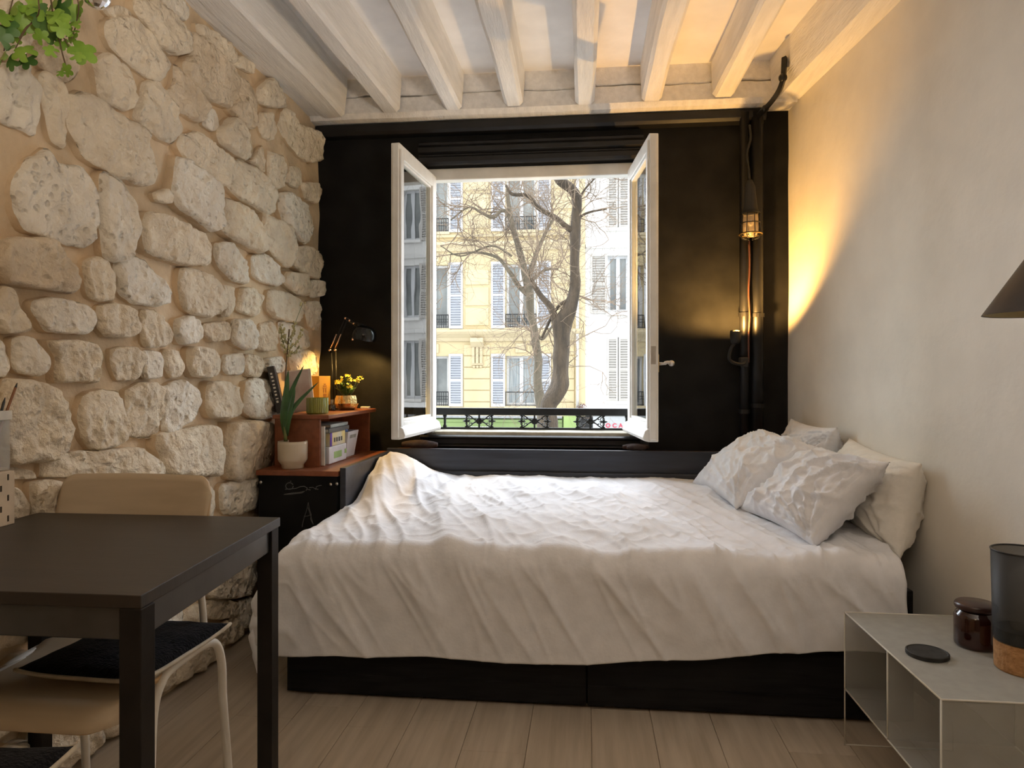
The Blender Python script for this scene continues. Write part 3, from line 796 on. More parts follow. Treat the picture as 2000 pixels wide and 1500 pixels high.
chalk_line([zz((885, 640), (895, 720), (930, 830), (920, 900), (950, 960)), zz((885, 640), (860, 760), (820, 880), (800, 960), (790, 1020)), zz((820, 860), (880, 850), (930, 830)), zz((880, 720), (920, 840), (960, 980))], .0013)
for u, v in ((509.5, 942), (646, 946), (658, 945)): MB().lathe([(.0001, 0), (.007, 0), (.006, .003), (.0001, .004)], PY(u, v, 2.806), 12, (0, -1, 0)).build('screw', 'steel', ch, smooth=True)

HT = .937
hu = thing('bookshelf', 'small reddish wooden shelf box open towards the bed, standing on the chest', 'shelf', (-1.25, 3.26, CT))
BX('front_panel', 'cherry_wood', hu, -1.365, -1.165, 2.930, 2.948, CT, HT - .018, .002)
BX('far_panel', 'cherry_wood', hu, -1.365, -1.145, 3.565, 3.583, CT, HT - .018, .002)
BX('back_panel', 'cherry_wood', hu, -1.372, -1.362, 2.930, 3.583, CT, HT - .018, .002)
BX('top', 'cherry_wood', hu, -1.375, -1.118, 2.915, 3.60, HT - .018, HT, .003)
BX('floor_panel', 'cherry_wood', hu, -1.362, -1.15, 2.948, 3.565, CT, CT + .004, .001)
C0 = CT + .004
def book(name, label, x0, x1, y0, y1, z0, z1, cover, group, axis='z', spine=None, cat='book', Mx=None, pagec='page'):
    """closed book: two boards, a spine and a page block; axis = thickness direction"""
    t = thing(name, label, cat, ((x0 + x1) / 2, (y0 + y1) / 2, z0), group)
    e = .0025
    def bx(nm, m, a): return MB().box(*a, Mx).build(nm, m, t, bevel=.0008, seg=1)
    if axis == 'z':
        bx('cover', cover, (x0, x1, y0, y1, z0, z0 + e)); bx('cover', cover, (x0, x1, y0, y1, z1 - e, z1))
        bx('pages', pagec, (x0 + .003, x1 - .004, y0 + .003, y1 - .003, z0 + e, z1 - e)); bx('spine', spine or cover, (x1 - .003, x1, y0, y1, z0 + e, z1 - e))
    elif axis == 'y':
        bx('cover', cover, (x0, x1, y0, y0 + e, z0, z1)); bx('cover', cover, (x0, x1, y1 - e, y1, z0, z1))
        bx('pages', pagec, (x0 + .003, x1 - .003, y0 + e, y1 - e, z0 + .003, z1 - .003)); bx('spine', spine or cover, (x1 - .003, x1, y0 + e, y1 - e, z0, z1))
    return t
book('magazine', 'thin pale magazine standing upright behind the shelf box front panel', -1.35, -1.150, 2.950, 2.957, C0, .885, 'print_white', 'papers in the shelf box', 'y', cat='magazine')
book('magazine', 'thin dark teal magazine standing second behind the shelf box front panel', -1.35, -1.152, 2.9605, 2.968, C0, .87, 'mag_teal', 'papers in the shelf box', 'y', cat='magazine')
# two boxed games and a bin in the opening
g1 = thing('game_box', 'white game box with a green print, lowest in the stack in the shelf box', 'box', (-1.2, 3.1, C0))
BX('box', 'game_white', g1, -1.33, -1.145, 2.99, 3.215, C0, .788, .003)
MB().box(-1.1455, -1.1443, 3.05, 3.15, C0 + .02, C0 + .05).build('print', 'print_green', g1); BX('corner_strap', 'print_green', g1, -1.15, -1.1425, 3.19, 3.213, C0 + .03, C0 + .05, .001)
g2 = thing('game_box', 'yellow and purple game box with dark letter tiles, second in the stack', 'box', (-1.2, 3.1, .789))
BX('box', 'game_yellow', g2, -1.33, -1.147, 3.005, 3.205, .789, .852, .003)
MB().box(-1.1475, -1.1457, 2.990 + .016, 3.03, .79, .851).build('end_print', 'game_purple', g2)
mb = MB()
for k in range(4): mb.box(-1.1472, -1.1458, 3.055 + k * .03, 3.072 + k * .03, .806, .826)
mb.build('letter_tile_print', 'book_dark', g2)
book('book', 'dark hardback lying flat on the game boxes, lower of two', -1.335, -1.140, 2.975, 3.24, .853, .872, 'book_dark', 'books lying in the shelf box', 'z', spine='book_dark')
book('book', 'grey paperback lying flat on top of the pile of game boxes', -1.33, -1.150, 3.02, 3.25, .873, .888, 'book_grey', 'books lying in the shelf box', 'z')
bn = thing('plastic_bin', 'white tapered plastic bin of odds and ends beside the game boxes', 'bin', (-1.2, 3.33, C0))
bi = MB()
def rect(z, g): return [Vector((-1.31 - g, 3.265 - g, z)), Vector((-1.165 + g, 3.265 - g, z)), Vector((-1.165 + g, 3.385 + g, z)), Vector((-1.31 - g, 3.385 + g, z))]
bi.rings([rect(C0, 0), rect(.838, .018), rect(.838, .014), rect(C0 + .004, -.004)], True, True).build('bin', 'bin_white', bn, bevel=.002)
mb = MB(); mb.quad((-1.1645, 3.285, C0 + .02), (-1.1645, 3.36, C0 + .02), (-1.149, 3.37, .82), (-1.149, 3.28, .82)); mb.build('label_panel', 'book_grey', bn)
o = MB().ball((0, 0, 0), .022, 14, 10).build('ball', 'blue_plastic', None, smooth=True, loc=(0, 0, 0)); o.location = (-1.20, 3.33, .835)
tag(o, 'small blue ball on top of the white plastic bin', 'ball')
o = BX('folded_paper', 'page', None, -.05, .05, -.04, .04, -.05, .05, .002, loc=(0, 0, 0)); o.location = (-1.245, 3.325, .78); o.rotation_euler = (.1, .2, .3)
tag(o, 'folded paper bundle inside the white plastic bin', 'paper')

# ---- plant pot with an orchid-like plant on the chest
pp = PZ(570, 917, CT); pp.y = 2.885; pp.x = -1.268
pot = thing('potted_plant', 'tall bare-stemmed plant with strap leaves in a beige glazed pot on the chest', 'plant', (pp.x, pp.y, CT))
c = (pp.x, pp.y, CT)
MB().lathe([(.0001, 0), (.044, 0), (.047, .003), (.047, .016), (.058, .030), (.0625, .040), (.0635, .106), (.062, .118), (.059, .118), (.058, .104), (.0001, .100)], c, 40).build('pot', 'pot_beige', pot, smooth=True)
MB().lathe([(.0001, .108), (.057, .1045), (.0575, .100)], c, 24).build('soil', 'soil', pot)
def leaf_strap(pts, wmax, name='leaf', mat='leaf_dark', up=Vector((0, -1, .3))):
    P = bez(pts, 8); mb = MB(); n = len(P); vs = []
    for i, p in enumerate(P):
        t = i / (n - 1); wd = wmax * (math.sin(PI * min(1, .12 + t * .88)) ** .7) * (1 if t < .97 else .3); d = (P[min(i + 1, n - 1)] - P[max(i - 1, 0)]).normalized()
        sd = d.cross(up).normalized(); nn = sd.cross(d)
        vs += [p - sd * wd - nn * wd * .25, p + nn * 0, p + sd * wd - nn * wd * .25]
    fs = []
    for i in range(n - 1): a = i * 3; fs += [(a, a + 1, a + 4, a + 3), (a + 1, a + 2, a + 5, a + 4)]
    o = mb.add(vs, fs).build(name, mat, pot, smooth=True, fixn=False)
    m = o.modifiers.new('t', 'SOLIDIFY'); m.thickness = .0015
    return o
yp = pp.y
leaf_strap([PY(559, 852, yp), PY(556, 800, yp - .02), PY(558, 770, yp - .02), PY(563, 722, yp - .01)], .017)
leaf_strap([PY(560, 850, yp), PY(566, 810, yp - .03), PY(582, 785, yp - .035), PY(622, 746, yp - .03)], .011)
leaf_strap([PY(558, 845, yp), PY(561, 790, yp - .01), PY(574, 752, yp - .03), PY(593, 714, yp - .05)], .011)
leaf_strap([PY(557, 846, yp), PY(566, 800, yp - .04), PY(572, 775, yp - .05), PY(576, 754, yp - .045)], .010)
leaf_strap([PY(557, 852, yp), PY(552, 820, yp), PY(553, 790, yp - .01), PY(556, 768, yp - .01)], .013)
MB().tube(bez([PY(558, 862, yp), PY(556, 830, yp)], 4), [.009, .008, .0065, .006, .006][:5], 8).build('bulb', 'stem_green', pot, smooth=True)
MB().tube(bez([PY(557, 850, yp), PY(556, 780, yp), PY(559, 715, yp), PY(562, 680, yp), PY(565, 643, yp)], 6), .0034, 8).build('stem', 'stem_brown', pot, smooth=True)
mb = MB(); mb2 = MB(); rr = random.Random(5)
for br in ([(561, 690), (553, 672), (549, 650), (547, 638)], [(562, 684), (572, 676), (583, 664), (588, 648)], [(562, 694), (571, 690), (584, 678)], [(563, 665), (571, 655), (575, 640), (577, 632)], [(562, 672), (556, 655), (553, 643)], [(565, 690), (574, 640), (586, 606), (592, 592)]):
    q = bez([PY(u, v, yp + rr.uniform(-.015, .015)) for u, v in br], 5); mb2.tube(q, .0011, 5)
    if br[-1][1] < 600: q = q[-2:]
    for p in q:
        for _ in range(2): mb.ball(p + Vector((rr.uniform(-.008, .008), rr.uniform(-.008, .008), rr.uniform(-.008, .008))), rr.uniform(.003, .0055), 6, 4, (1, 1, 1.3))
mb2.build('flower_stalk', 'stem_green', pot); mb.build('dried_blossoms', 'dry_bloom', pot)['kind'] = 'stuff'

# ---- things on the shelf box
t = thing('book', 'black book leaning askew against the stone wall behind the plant', 'book', (-1.37, 2.97, HT))
Mx = Matrix.Translation((-1.362, 2.965, HT + .003)) @ Matrix.Rotation(math.radians(22), 4, 'Z') @ Matrix.Rotation(math.radians(-12), 4, 'Y')
MB().box(-.012, .018, -.012, .16, .002, .215, Mx).build('cover', 'book_black', t, bevel=.002); MB().box(-.009, .015, -.008, .162, .005, .212, Mx).build('pages', 'page', t)
mb = MB(); rr = random.Random(2)
for k in range(9): mb.box(-.004, .008 - rr.random() * .003, -.0132, -.0118, .05 + k * .016, .05 + k * .016 + rr.uniform(.005, .010), Mx)
mb.build('spine_print', 'page', t)
t = thing('picture_card', 'faded pinkish picture card leaning on the stone wall by the orange box', 'picture', (-1.29, 3.2, HT))
Mx = Matrix.Translation((-1.315, 3.13, HT)) @ Matrix.Rotation(math.radians(14), 4, 'Z') @ Matrix.Rotation(math.radians(-7), 4, 'Y') @ Matrix.Rotation(math.radians(-6), 4, 'X')
MB().box(-.075, .045, 0, .012, .006, .205, Mx).build('card', 'card_edge', t, bevel=.001); MB().box(-.072, .034, -.001, .003, .009, .20, Mx).build('picture', 'card_pink', t)
t = thing('gift_box', 'tall orange cardboard box standing in the lamplight on the shelf box', 'box', (-1.23, 3.32, HT))
Mx = Matrix.Translation((-1.312, 3.31, HT)) @ Matrix.Rotation(math.radians(-24), 4, 'Z')
MB().box(-.030, .030, -.038, .038, 0, .172, Mx).build('box', 'box_orange', t, bevel=.0015)
mb = MB()
for a, b, c2, d in ((-.012, .012, .120, .125), (-.006, .006, .128, .134), (-.016, .016, .112, .115), (-.010, -.004, .09, .11), (.004, .010, .09, .11), (-.02, .02, .058, .062), (-.014, .014, .048, .051), (-.018, .018, .040, .043), (-.01, .01, .070, .085)): mb.box(.0298, .0306, a, b, c2, d, Mx)
mb.build('front_print', 'box_print', t)
cp = PZ(615, 809, HT); cp.y = 3.03; cp.x = -1.215
t = thing('candle', 'olive green ribbed glass candle on the corner of the shelf box', 'candle', (cp.x, cp.y, HT))
MB().lathe([(.0001, 0), (.044, 0), (.0485, .006), (.0485, .072), (.0455, .073), (.0450, .010), (.0001, .008)], (cp.x, cp.y, HT), 72, wob=lambda k, n: 1 + (.012 if k % 2 else -.012)).build('cup', 'green_glass', t, smooth=False)
MB().lathe([(.0001, .0085), (.0445, .0085), (.0445, .052), (.0001, .053)], (cp.x, cp.y, HT), 32).build('wax', 'wax', t); MB().tube([(cp.x, cp.y, HT + .052), (cp.x + .002, cp.y, HT + .062)], .0012, 6).build('wick', 'pencil_black', t)
# gold pot with a yellow-flowering plant
gx = PY(677, 790, 3.40).x; g = (gx, 3.40, HT)
t = thing('flowering_plant', 'yellow kalanchoe in a crinkled golden pot under the desk lamp', 'plant', g)
MB().lathe([(.0001, 0), (.034, .0), (.050, .012), (.058, .034), (.057, .056), (.050, .074), (.047, .074), (.050, .05), (.0001, .045)], g, 28, wob=lambda k, n: 1 + .035 * math.sin(k * 2.4)).build('pot', 'gold_foil', t)
rr = random.Random(9)
for k in range(30):
    a = rr.uniform(0, 2 * PI); tilt = rr.uniform(.1, 1.15); L = rr.uniform(.045, .085); b0 = Vector(g) + Vector((0, 0, .068 + rr.uniform(0, .035)))
    d = Vector((math.cos(a) * math.sin(tilt), math.sin(a) * math.sin(tilt), math.cos(tilt))); e = b0 + d * L; sd = d.cross(Vector((0, 0, 1))).normalized() * rr.uniform(.012, .019); nn = sd.cross(d).normalized()
    mb = MB(); mb.add([b0, b0 + d * L * .35 - sd * .7, b0 + d * L * .75 - sd, e - nn * .006, b0 + d * L * .75 + sd, b0 + d * L * .35 + sd * .7, b0 + d * L * .6 + nn * -.006], [(0, 1, 6), (1, 2, 6), (2, 3, 6), (3, 4, 6), (4, 5, 6), (5, 0, 6)])
    mb.build('leaf', rr.choice(['leaf_green', 'leaf_dark', 'leaf_green']), t, fixn=False, smooth=True)
mbs, heads = MB(), [(-.035, .0, .148), (-.015, -.02, .158), (.006, .0, .168), (.022, -.02, .152), (-.05, -.02, .138), (.055, -.01, .152), (.066, .01, .160), (.032, -.04, .118), (.0, .03, .162), (-.028, -.04, .142), (.045, .02, .145), (.015, -.045, .125)]
for hx, hy, hz in heads:
    p = Vector(g) + Vector((hx, hy, hz)); mbs.tube(bez([Vector(g) + Vector((hx * .3, hy * .3, .07)), Vector(g) + Vector((hx * .75, hy * .8, hz * .75)), p], 4), .0015, 5)
    mb = MB()
    for k in range(7):
        q = p + Vector((rr.uniform(-.012, .012), rr.uniform(-.012, .012), rr.uniform(-.008, .010))); ax = Vector((rr.uniform(-1, 1), rr.uniform(-1.4, .4), 1)).normalized(); e1 = ax.orthogonal().normalized(); e2 = ax.cross(e1)
        for i in range(4):
            a = i * PI / 2; dd = e1 * math.cos(a) + e2 * math.sin(a); ss = ax.cross(dd)
            mb.add([q, q + dd * .005 - ss * .0032 + ax * .001, q + dd * .0085 + ax * .0016, q + dd * .005 + ss * .0032 + ax * .001], [(0, 1, 2, 3)])
    mb.build('flower_head', 'petal_yellow', t, fixn=False)
mbs.build('flower_stalk', 'stem_green', t)
b = PY(648, 792, 3.33)
t = thing('perfume_bottle', 'tiny dark perfume bottle beside the golden pot', 'bottle', (b.x, 3.33, HT))
MB().lathe([(.0001, 0), (.017, 0), (.0175, .004), (.0175, .026), (.012, .031), (.006, .033), (.0001, .033)], (b.x, 3.33, HT), 20).build('bottle', 'perfume', t, smooth=True)
MB().lathe([(.0001, .033), (.009, .033), (.009, .055), (.0001, .055)], (b.x, 3.33, HT), 16).build('cap', 'clear_plastic', t, smooth=True)
b = PY(712, 789, 3.50)
o = MB().box(-.024, .024, -.012, .012, 0, .013).build('soap_bar', 'print_white', None, bevel=.003, loc=(0, 0, 0)); o.location = (b.x - .002, 3.52, HT); o.rotation_euler = (0, 0, -.1)
tag(o, 'small pale bar lying on the shelf box by the black wall', 'soap')

# ---- articulated desk lamp (lit)
yl = 3.50
e0 = PY(655, 770, yl); e0.z = HT
t = thing('desk_lamp', 'lit black articulated desk lamp with copper joints behind the yellow flowers', 'lamp', (e0.x, e0.y, HT))
MB().lathe([(.0001, 0), (.068, 0), (.070, .006), (.066, .014), (.02, .02), (.0001, .02)], e0, 32).build('base', 'metal_dark', t, smooth=True)
k0 = PY(651, 683, yl); up_ = PY(676, 622, yl - .01); hn = PY(692, 632, yl - .03)
mb = MB()
for dx in (-.012, .012): mb.tube([e0 + Vector((dx * .6, 0, .015)), k0 + Vector((dx, 0, 0))], .0045, 8)
mb.build('lower_arm', 'metal_dark', t, smooth=True)
mb = MB()
for dx in (-.012, .012): mb.tube([k0 + Vector((dx, -.004, .008)), k0 + Vector((dx, -.004, .008)) + (up_ - k0) * .45], .0042, 8)
mb.build('spring', 'copper_rose', t, smooth=True)
mb = MB()
for dx in (-.010, .010): mb.tube([k0 + Vector((dx, .004, 0)), up_ + Vector((dx * .6, .004, 0))], .004, 8)
mb.build('upper_arm', 'metal_dark', t, smooth=True)
mb = MB()
for dx in (-.014, .014): mb.ball(k0 + Vector((dx, -.012, -.002)), .0075, 12, 8)
mb.ball(up_ + Vector((0, -.01, 0)), .007, 10, 6); mb.ball((up_ + hn) / 2 + Vector((0, -.008, .002)), .006, 10, 6); mb.ball(hn + Vector((0, -.008, 0)), .006, 10, 6); mb.build('joint_knob', 'copper_rose', t, smooth=True)
mb = MB(); mb.tube([up_, (up_ + hn) / 2, hn], .008, 8); mb.build('wrist', 'metal_dark', t, smooth=True)
sc = PY(712, 652, yl - .04); ax = Vector((.24, -.10, 1)).normalized()
pr = [(.060, -.030), (.0625, -.018), (.061, 0), (.054, .018), (.042, .032), (.024, .041), (.0001, .044)]
mb = MB(); mb.lathe(pr + [(.022, .037), (.040, .028), (.051, .015), (.058, -.002), (.0595, -.018), (.058, -.030)][::1], sc, 36, ax); 
MB().lathe([(.060, -.030), (.0625, -.018), (.061, 0), (.054, .018), (.042, .032), (.024, .041), (.0015, .044), (.0015, .041), (.022, .038), (.040, .029), (.0515, .016), (.0585, -.001), (.0598, -.018), (.0575, -.030)], sc, 40, ax, cap=False).build('shade', 'lamp_black', t, smooth=True)
MB().tube([hn, sc + ax * .035], .010, 10).build('shade_neck', 'metal_dark', t, smooth=True)
bt = PY(689, 660, yl - .05); MB().tube([bt + Vector((0, 0, .014)), bt, bt - Vector((0, 0, .012))], [.003, .0035, .006], 8).build('switch', 'copper_rose', t, smooth=True)
bl = MB().ball(sc + ax * .0 - ax * .004, .020, 14, 10).build('bulb', 'bulb_lit', t, smooth=True) if 'bulb_lit' in MATS else None
lp = lamp('desk_lamp_light', 'SPOT', sc - ax * .032, 9.0, (1.0, .58, .16), None, spot_size=math.radians(136), spot_blend=.35, shadow_soft_size=.02)
lp.rotation_euler = (ax).to_track_quat('Z', 'Y').to_euler()

# ================================================================ LAMPS BY THE BLACK WALL
lc = PY(1466, 440, 3.50)
t = thing('cage_lamp', 'unlit industrial inspection lamp with wire cage hanging on the pipes', 'lamp', (lc.x, lc.y, lc.z))
def cz(v): return PY(1466, v, 3.50).z
cx, cy = lc.x, lc.y
MB().tube([(cx - .004, cy, cz(352)), (cx - .002, cy, cz(365)), (cx, cy, cz(395)), (cx, cy, cz(408)), (cx, cy, cz(417))], [.012, .024, .030, .034, .042], 18).build('handle', 'rubber_black', t, smooth=True)
MB().lathe([(.034, cz(417)), (.037, cz(430)), (.037, cz(452)), (.030, cz(460)), (.0001, cz(462))], (cx, cy, 0), 24).build('glass_jar', 'lamp_glass', t, smooth=True)
MB().ball((cx, cy, cz(432)), .020, 12, 8, (1, 1, 1.3)).build('bulb', 'bulb_glass', t, smooth=True)
mb = MB()
for zc, rc in ((cz(417), .045), (cz(436), .046), (cz(456), .049)):
    mb.tube([(cx + rc * math.cos(a), cy + rc * math.sin(a), zc) for a in [2 * PI * k / 24 for k in range(24)]], .0026, 6, closed=True)
for k in range(8):
    a = 2 * PI * k / 8 + .2; mb.tube(bez([(cx + rc * math.cos(a), cy + rc * math.sin(a), z) for rc, z in ((.044, cz(416)), (.046, cz(436)), (.050, cz(456)), (.040, cz(465)), (.020, cz(467)))], 3), .0024, 6)
mb.build('cage', 'metal_dark', t, smooth=True)
MB().tube([(cx + .054 * math.cos(a), cy + .054 * math.sin(a), cz(458)) for a in [2 * PI * k / 28 for k in range(28)]], .0035, 6, closed=True).build('guard_ring', 'brass', t, smooth=True)
MB().tube(bez([(cx - .004, cy, cz(353)), PY(1462, 330, 3.52), PY(1459, 300, 3.54), PY(1466, 270, 3.55), PY(1464, 244, 3.56)], 6), .006, 8).build('hook_cord', 'rubber_black', t, smooth=True)
MB().tube(bez([PY(1463, 470, 3.57), PY(1464, 520, 3.565), PY(1462, 570, 3.565), PY(1464, 616, 3.565), PY(1462, 660, 3.565), PY(1462, 708, 3.566)], 5), .0045, 8).build('cable', 'cable_brown', t, smooth=True)

t = thing('clip_lamp', 'lit black gooseneck clip lamp pointing up at the black wall', 'lamp', PY(1436, 670, 3.50))
hd = PY(1437, 652, 3.485)
MB().lathe([(.012, -.050), (.020, -.046), (.026, -.02), (.028, .012), (.0255, .014), (.023, .0), (.012, -.03), (.0001, -.032)], hd, 24, Vector((.10, .12, 1)).normalized(), cap=False).build('head', 'rubber_black', t, smooth=True)
MB().tube(bez([hd + Vector((-.005, 0, -.045)), PY(1428, 680, 3.50), PY(1424, 700, 3.51), PY(1434, 709, 3.53), PY(1450, 711, 3.55), PY(1458, 704, 3.565)], 6), .008, 10).build('gooseneck', 'rubber_black', t, smooth=True)
MB().box(.765, .805, 3.555, 3.60, PY(1450, 712, 3.57).z - .012, PY(1450, 698, 3.57).z).build('clamp', 'rubber_black', t, bevel=.004)
lp = lamp('clip_lamp_light', 'SPOT', hd + Vector((.002, -.03, .018)), 36, (1.0, .53, .14), None, spot_size=math.radians(164), spot_blend=.5, shadow_soft_size=.015)
lp.rotation_euler = (-Vector((-.02, .45, 1))).to_track_quat('Z', 'Y').to_euler()
mb = MB()

# ================================================================ FOREGROUND TABLE AND CHAIRS
TZ = .75
FR, BR, BL, FL = (-.712, 1.041), (-.764, 1.664), (-1.415, 1.656), (-1.385, 1.033)
t = thing('dining_table', 'small black-brown dining table with square legs by the stone wall', 'table', (-1.07, 1.35, 0))
MB().prism([(*p, TZ - .022) for p in (FL, FR, BR, BL)], (0, 0, .022)).build('tabletop', 'table_top', t, bevel=.0015)
def lerp2(a, b, s): return (a[0] + (b[0] - a[0]) * s, a[1] + (b[1] - a[1]) * s)
cen = Vector((sum(p[0] for p in (FR, BR, BL, FL)) / 4, sum(p[1] for p in (FR, BR, BL, FL)) / 4))
def inset(p, d): v = Vector(p); q = Vector((v.x + (d if v.x < cen.x else -d), v.y + (d if v.y < cen.y else -d))); return q
for p in (FR, BR, BL, FL):
    q = inset(p, .022 if p is not FR else .019); h = .019
    BX('leg', 'table_metal', t, q.x - h, q.x + h, q.y - h, q.y + h, 0, TZ - .022, .002)
for a, b in ((FL, FR), (FR, BR), (BR, BL), (BL, FL)):
    A, B = inset(a, .012), inset(b, .012); d = (B - A).normalized(); nn = Vector((-d.y, d.x)) * .016
    A2, B2 = A + d * .028, B - d * .028
    MB().prism([(A2.x, A2.y, TZ - .078), (B2.x, B2.y, TZ - .078), (B2.x + nn.x, B2.y + nn.y, TZ - .078), (A2.x + nn.x, A2.y + nn.y, TZ - .078)], (0, 0, .056)).build('apron', 'table_side', t, bevel=.002)

cc = Vector((-1.135, 1.45, 0))
chair = thing('dining_chair', 'light plywood dining chair with white tube legs pushed under the table from behind', 'chair', (0, 0, 0), 'plywood chairs')
# seat shell: flat, front edge rolled down, corners rounded
def seat_fn(u, v, dz):
    x = (-.20 + .40 * u); s = v
    y = -.205 + .375 * s; z = .445
    if s < .16: q = (.16 - s) / .16; z -= .045 * q ** 1.8; y += .012 * q
    z += .012 * sstep(.7, 1, s) - .006 * math.sin(PI * s)
    e = abs(2 * u - 1); cut = .05 * max(0, (e - .72) / .28) ** 2
    y = y + cut * (1 if s < .5 else -1) * abs(2 * s - 1) ** 2
    x *= (1 - .06 * s)
    return Vector((x, y, z + dz))
mb = MB(); mb.grid(lambda u, v: seat_fn(u, v, 0), 22, 22); o = mb.build('seat', ['chair_ply', 'chair_edge'], chair, smooth=True, fixn=False)
m = o.modifiers.new('t', 'SOLIDIFY'); m.thickness = .012; m.offset = -1; m.material_offset_rim = 1
def back_fn(u, v):
    a, b = 2 * u - 1, 2 * v - 1
    rx, rz = .215, .115
    cor = max(0, abs(a) - .80) / .20; h = rz * (1 - (1 - math.sqrt(max(0, 1 - cor * cor))) * .42)
    return Vector((-.062 + rx * a, .262 + .035 * (a * a) * -1 + .03 + .02 * b, .725 + h * b))
mb = MB(); mb.grid(back_fn, 40, 14); o = mb.build('backrest', ['chair_ply', 'chair_edge'], chair, smooth=True, fixn=False)
m = o.modifiers.new('t', 'SOLIDIFY'); m.thickness = .010; m.offset = 0; m.material_offset_rim = 1
for s in (-1, 1):
    x = .196 * s
    MB().tube(bez([(x * 1.02, -.07, 0), (x, -.045, .25), (x, -.035, .37), (x * .99, .0, .425), (x * .98, .06, .437), (x * .98, .17, .437), (x * .99, .225, .42), (x, .25, .36), (x * 1.0, .258, .25), (x * 1.04, .28, 0)], 6), .0105, 12).build('leg_frame', 'chair_tube', chair, smooth=True)
    MB().tube(bez([(x * .86, .05, .422), (x * .86, .185, .424), (x * .86, .212, .47), (x * .84 - .02, .235, .58), (x * .80 - .045, .277, .66), (x * .80 - .055, .288, .76)], 6), .0100, 12, flat=.8).build('back_post', 'chair_tube', chair, smooth=True)
    MB().tube(bez([(x * .80, -.13, .420), (x * .9, -.10, .426), (x * .93, -.05, .432), (x * .93, .05, .432)], 5), .009, 10).build('front_bow', 'chair_tube', chair, smooth=True)
for y in (-.12, .10): MB().tube([(-.19, y, .428), (.19, y, .428)], .009, 10).build('cross_tube', 'chair_tube', chair, smooth=True)
ch2 = copy_tree(chair)
chair.location = cc
ch2.location = (-1.02, .93, 0); ch2.rotation_euler = (0, 0, PI)
ch2['label'] = 'second plywood dining chair, tucked in at the camera side of the table'
def cushion(label, loc, rz, wx, wy):
    t = thing('seat_cushion', label, 'cushion', (0, 0, 0), 'seat cushions')
    def fn(u, v, top):
        a, b = 2 * u - 1, 2 * v - 1
        e = max(0, (1 - abs(a) ** 4) * (1 - abs(b) ** 4)) ** .5
        cr = 1 - .05 * (1 - b * b) * abs(a); cr2 = 1 - .05 * (1 - a * a) * abs(b)
        x, y = a * wx / 2 * cr, b * wy / 2 * cr2
        tu = math.exp(-((a * a + b * b) / .05)) * .010
        if top: return Vector((x, y, .010 + e * .030 - tu + .004 * fbm(a * 3, b * 3, 2, 2) * e + .012 * (abs(a * b)) ** 3))
        return Vector((x, y, .010 - e * .010 + .012 * (abs(a * b)) ** 3))
    a = MB(); a.grid(lambda u, v: fn(u, v, True), 34, 34); a.build('top_cover', 'cushion_black', t, smooth=True, fixn=False)
    b = MB(); b.grid(lambda u, v: fn(u, v, False), 24, 24); b.build('underside', 'cushion_cream', t, smooth=True)
    rim = []
    for k in range(4):
        for i in range(20):
            s = i / 20; u, v = ((s, 0), (1, s), (1 - s, 1), (0, 1 - s))[k]; rim.append(fn(u, v, False) + Vector((0, 0, -.002)))
    MB().tube(rim, .005, 6, closed=True).build('piping', 'cushion_cream', t, smooth=True)
    MB().lathe([(.0001, 0), (.010, 0), (.008, .004), (.0001, .006)], (0, 0, .030), 12).build('button', 'cushion_black', t, smooth=True)
    t.location = loc; t.rotation_euler = (0, 0, rz)
    return t
cushion('black tufted seat cushion with cream underside on the far plywood chair', (-1.062, 1.52, .452), math.radians(-3), .30, .33)
cushion('black seat cushion on the near plywood chair, cut by the picture edge', (-1.03, .90, .452), math.radians(4), .36, .36)

# organiser with slots and a clear pen cup at the table's wall corner
t = thing('desk_organizer', 'cream slotted desk organiser standing at the wall end of the black table', 'organizer', (-1.385, 1.4, TZ))
og = MB(); og.box(-1.372, -1.366, 1.24, 1.525, TZ, .878); og.build('slotted_panel', 'peg_cream', t, bevel=.002)
BX('back_panel', 'peg_cream', t, -1.406, -1.401, 1.24, 1.525, TZ, .878, .002); BX('end_panel', 'peg_cream', t, -1.401, -1.372, 1.519, 1.525, TZ, .878, .002); BX('end_panel', 'peg_cream', t, -1.401, -1.372, 1.24, 1.246, TZ, .878, .002); BX('lid', 'peg_cream', t, -1.401, -1.372, 1.246, 1.519, .870, .878, .001)
mb = MB(); k = 0
for r_ in range(5):
    for q_ in range(7):
        y = 1.265 + q_ * .040 + (.020 if r_ % 2 else 0); z = TZ + .016 + r_ * .0245
        if y < 1.515: mb.box(-1.3662, -1.3652, y - .0022, y + .0022, z - .007, z + .007)
mb.build('slot', 'peg_hole', t)
t = thing('pen_cup', 'clear plastic cup with a white rim holding pencils on the slotted organiser', 'cup', (-1.385, 1.46, .878))
MB().box(-1.404, -1.372, 1.40, 1.518, .879, .885).build('base', 'clear_plastic', t, bevel=.002)
mb = MB()
for a in ((-1.404, -1.402, 1.40, 1.518), (-1.374, -1.372, 1.40, 1.518), (-1.402, -1.374, 1.40, 1.402), (-1.402, -1.374, 1.516, 1.518)): mb.box(*a, .885, 1.0)
mb.build('wall', 'clear_plastic', t)
mb = MB()
for a in ((-1.407, -1.401, 1.397, 1.521), (-1.375, -1.369, 1.397, 1.521), (-1.401, -1.375, 1.397, 1.403), (-1.401, -1.375, 1.515, 1.521)): mb.box(*a, 1.0, 1.022)
mb.build('rim', 'shelf_white', t, bevel=.001)
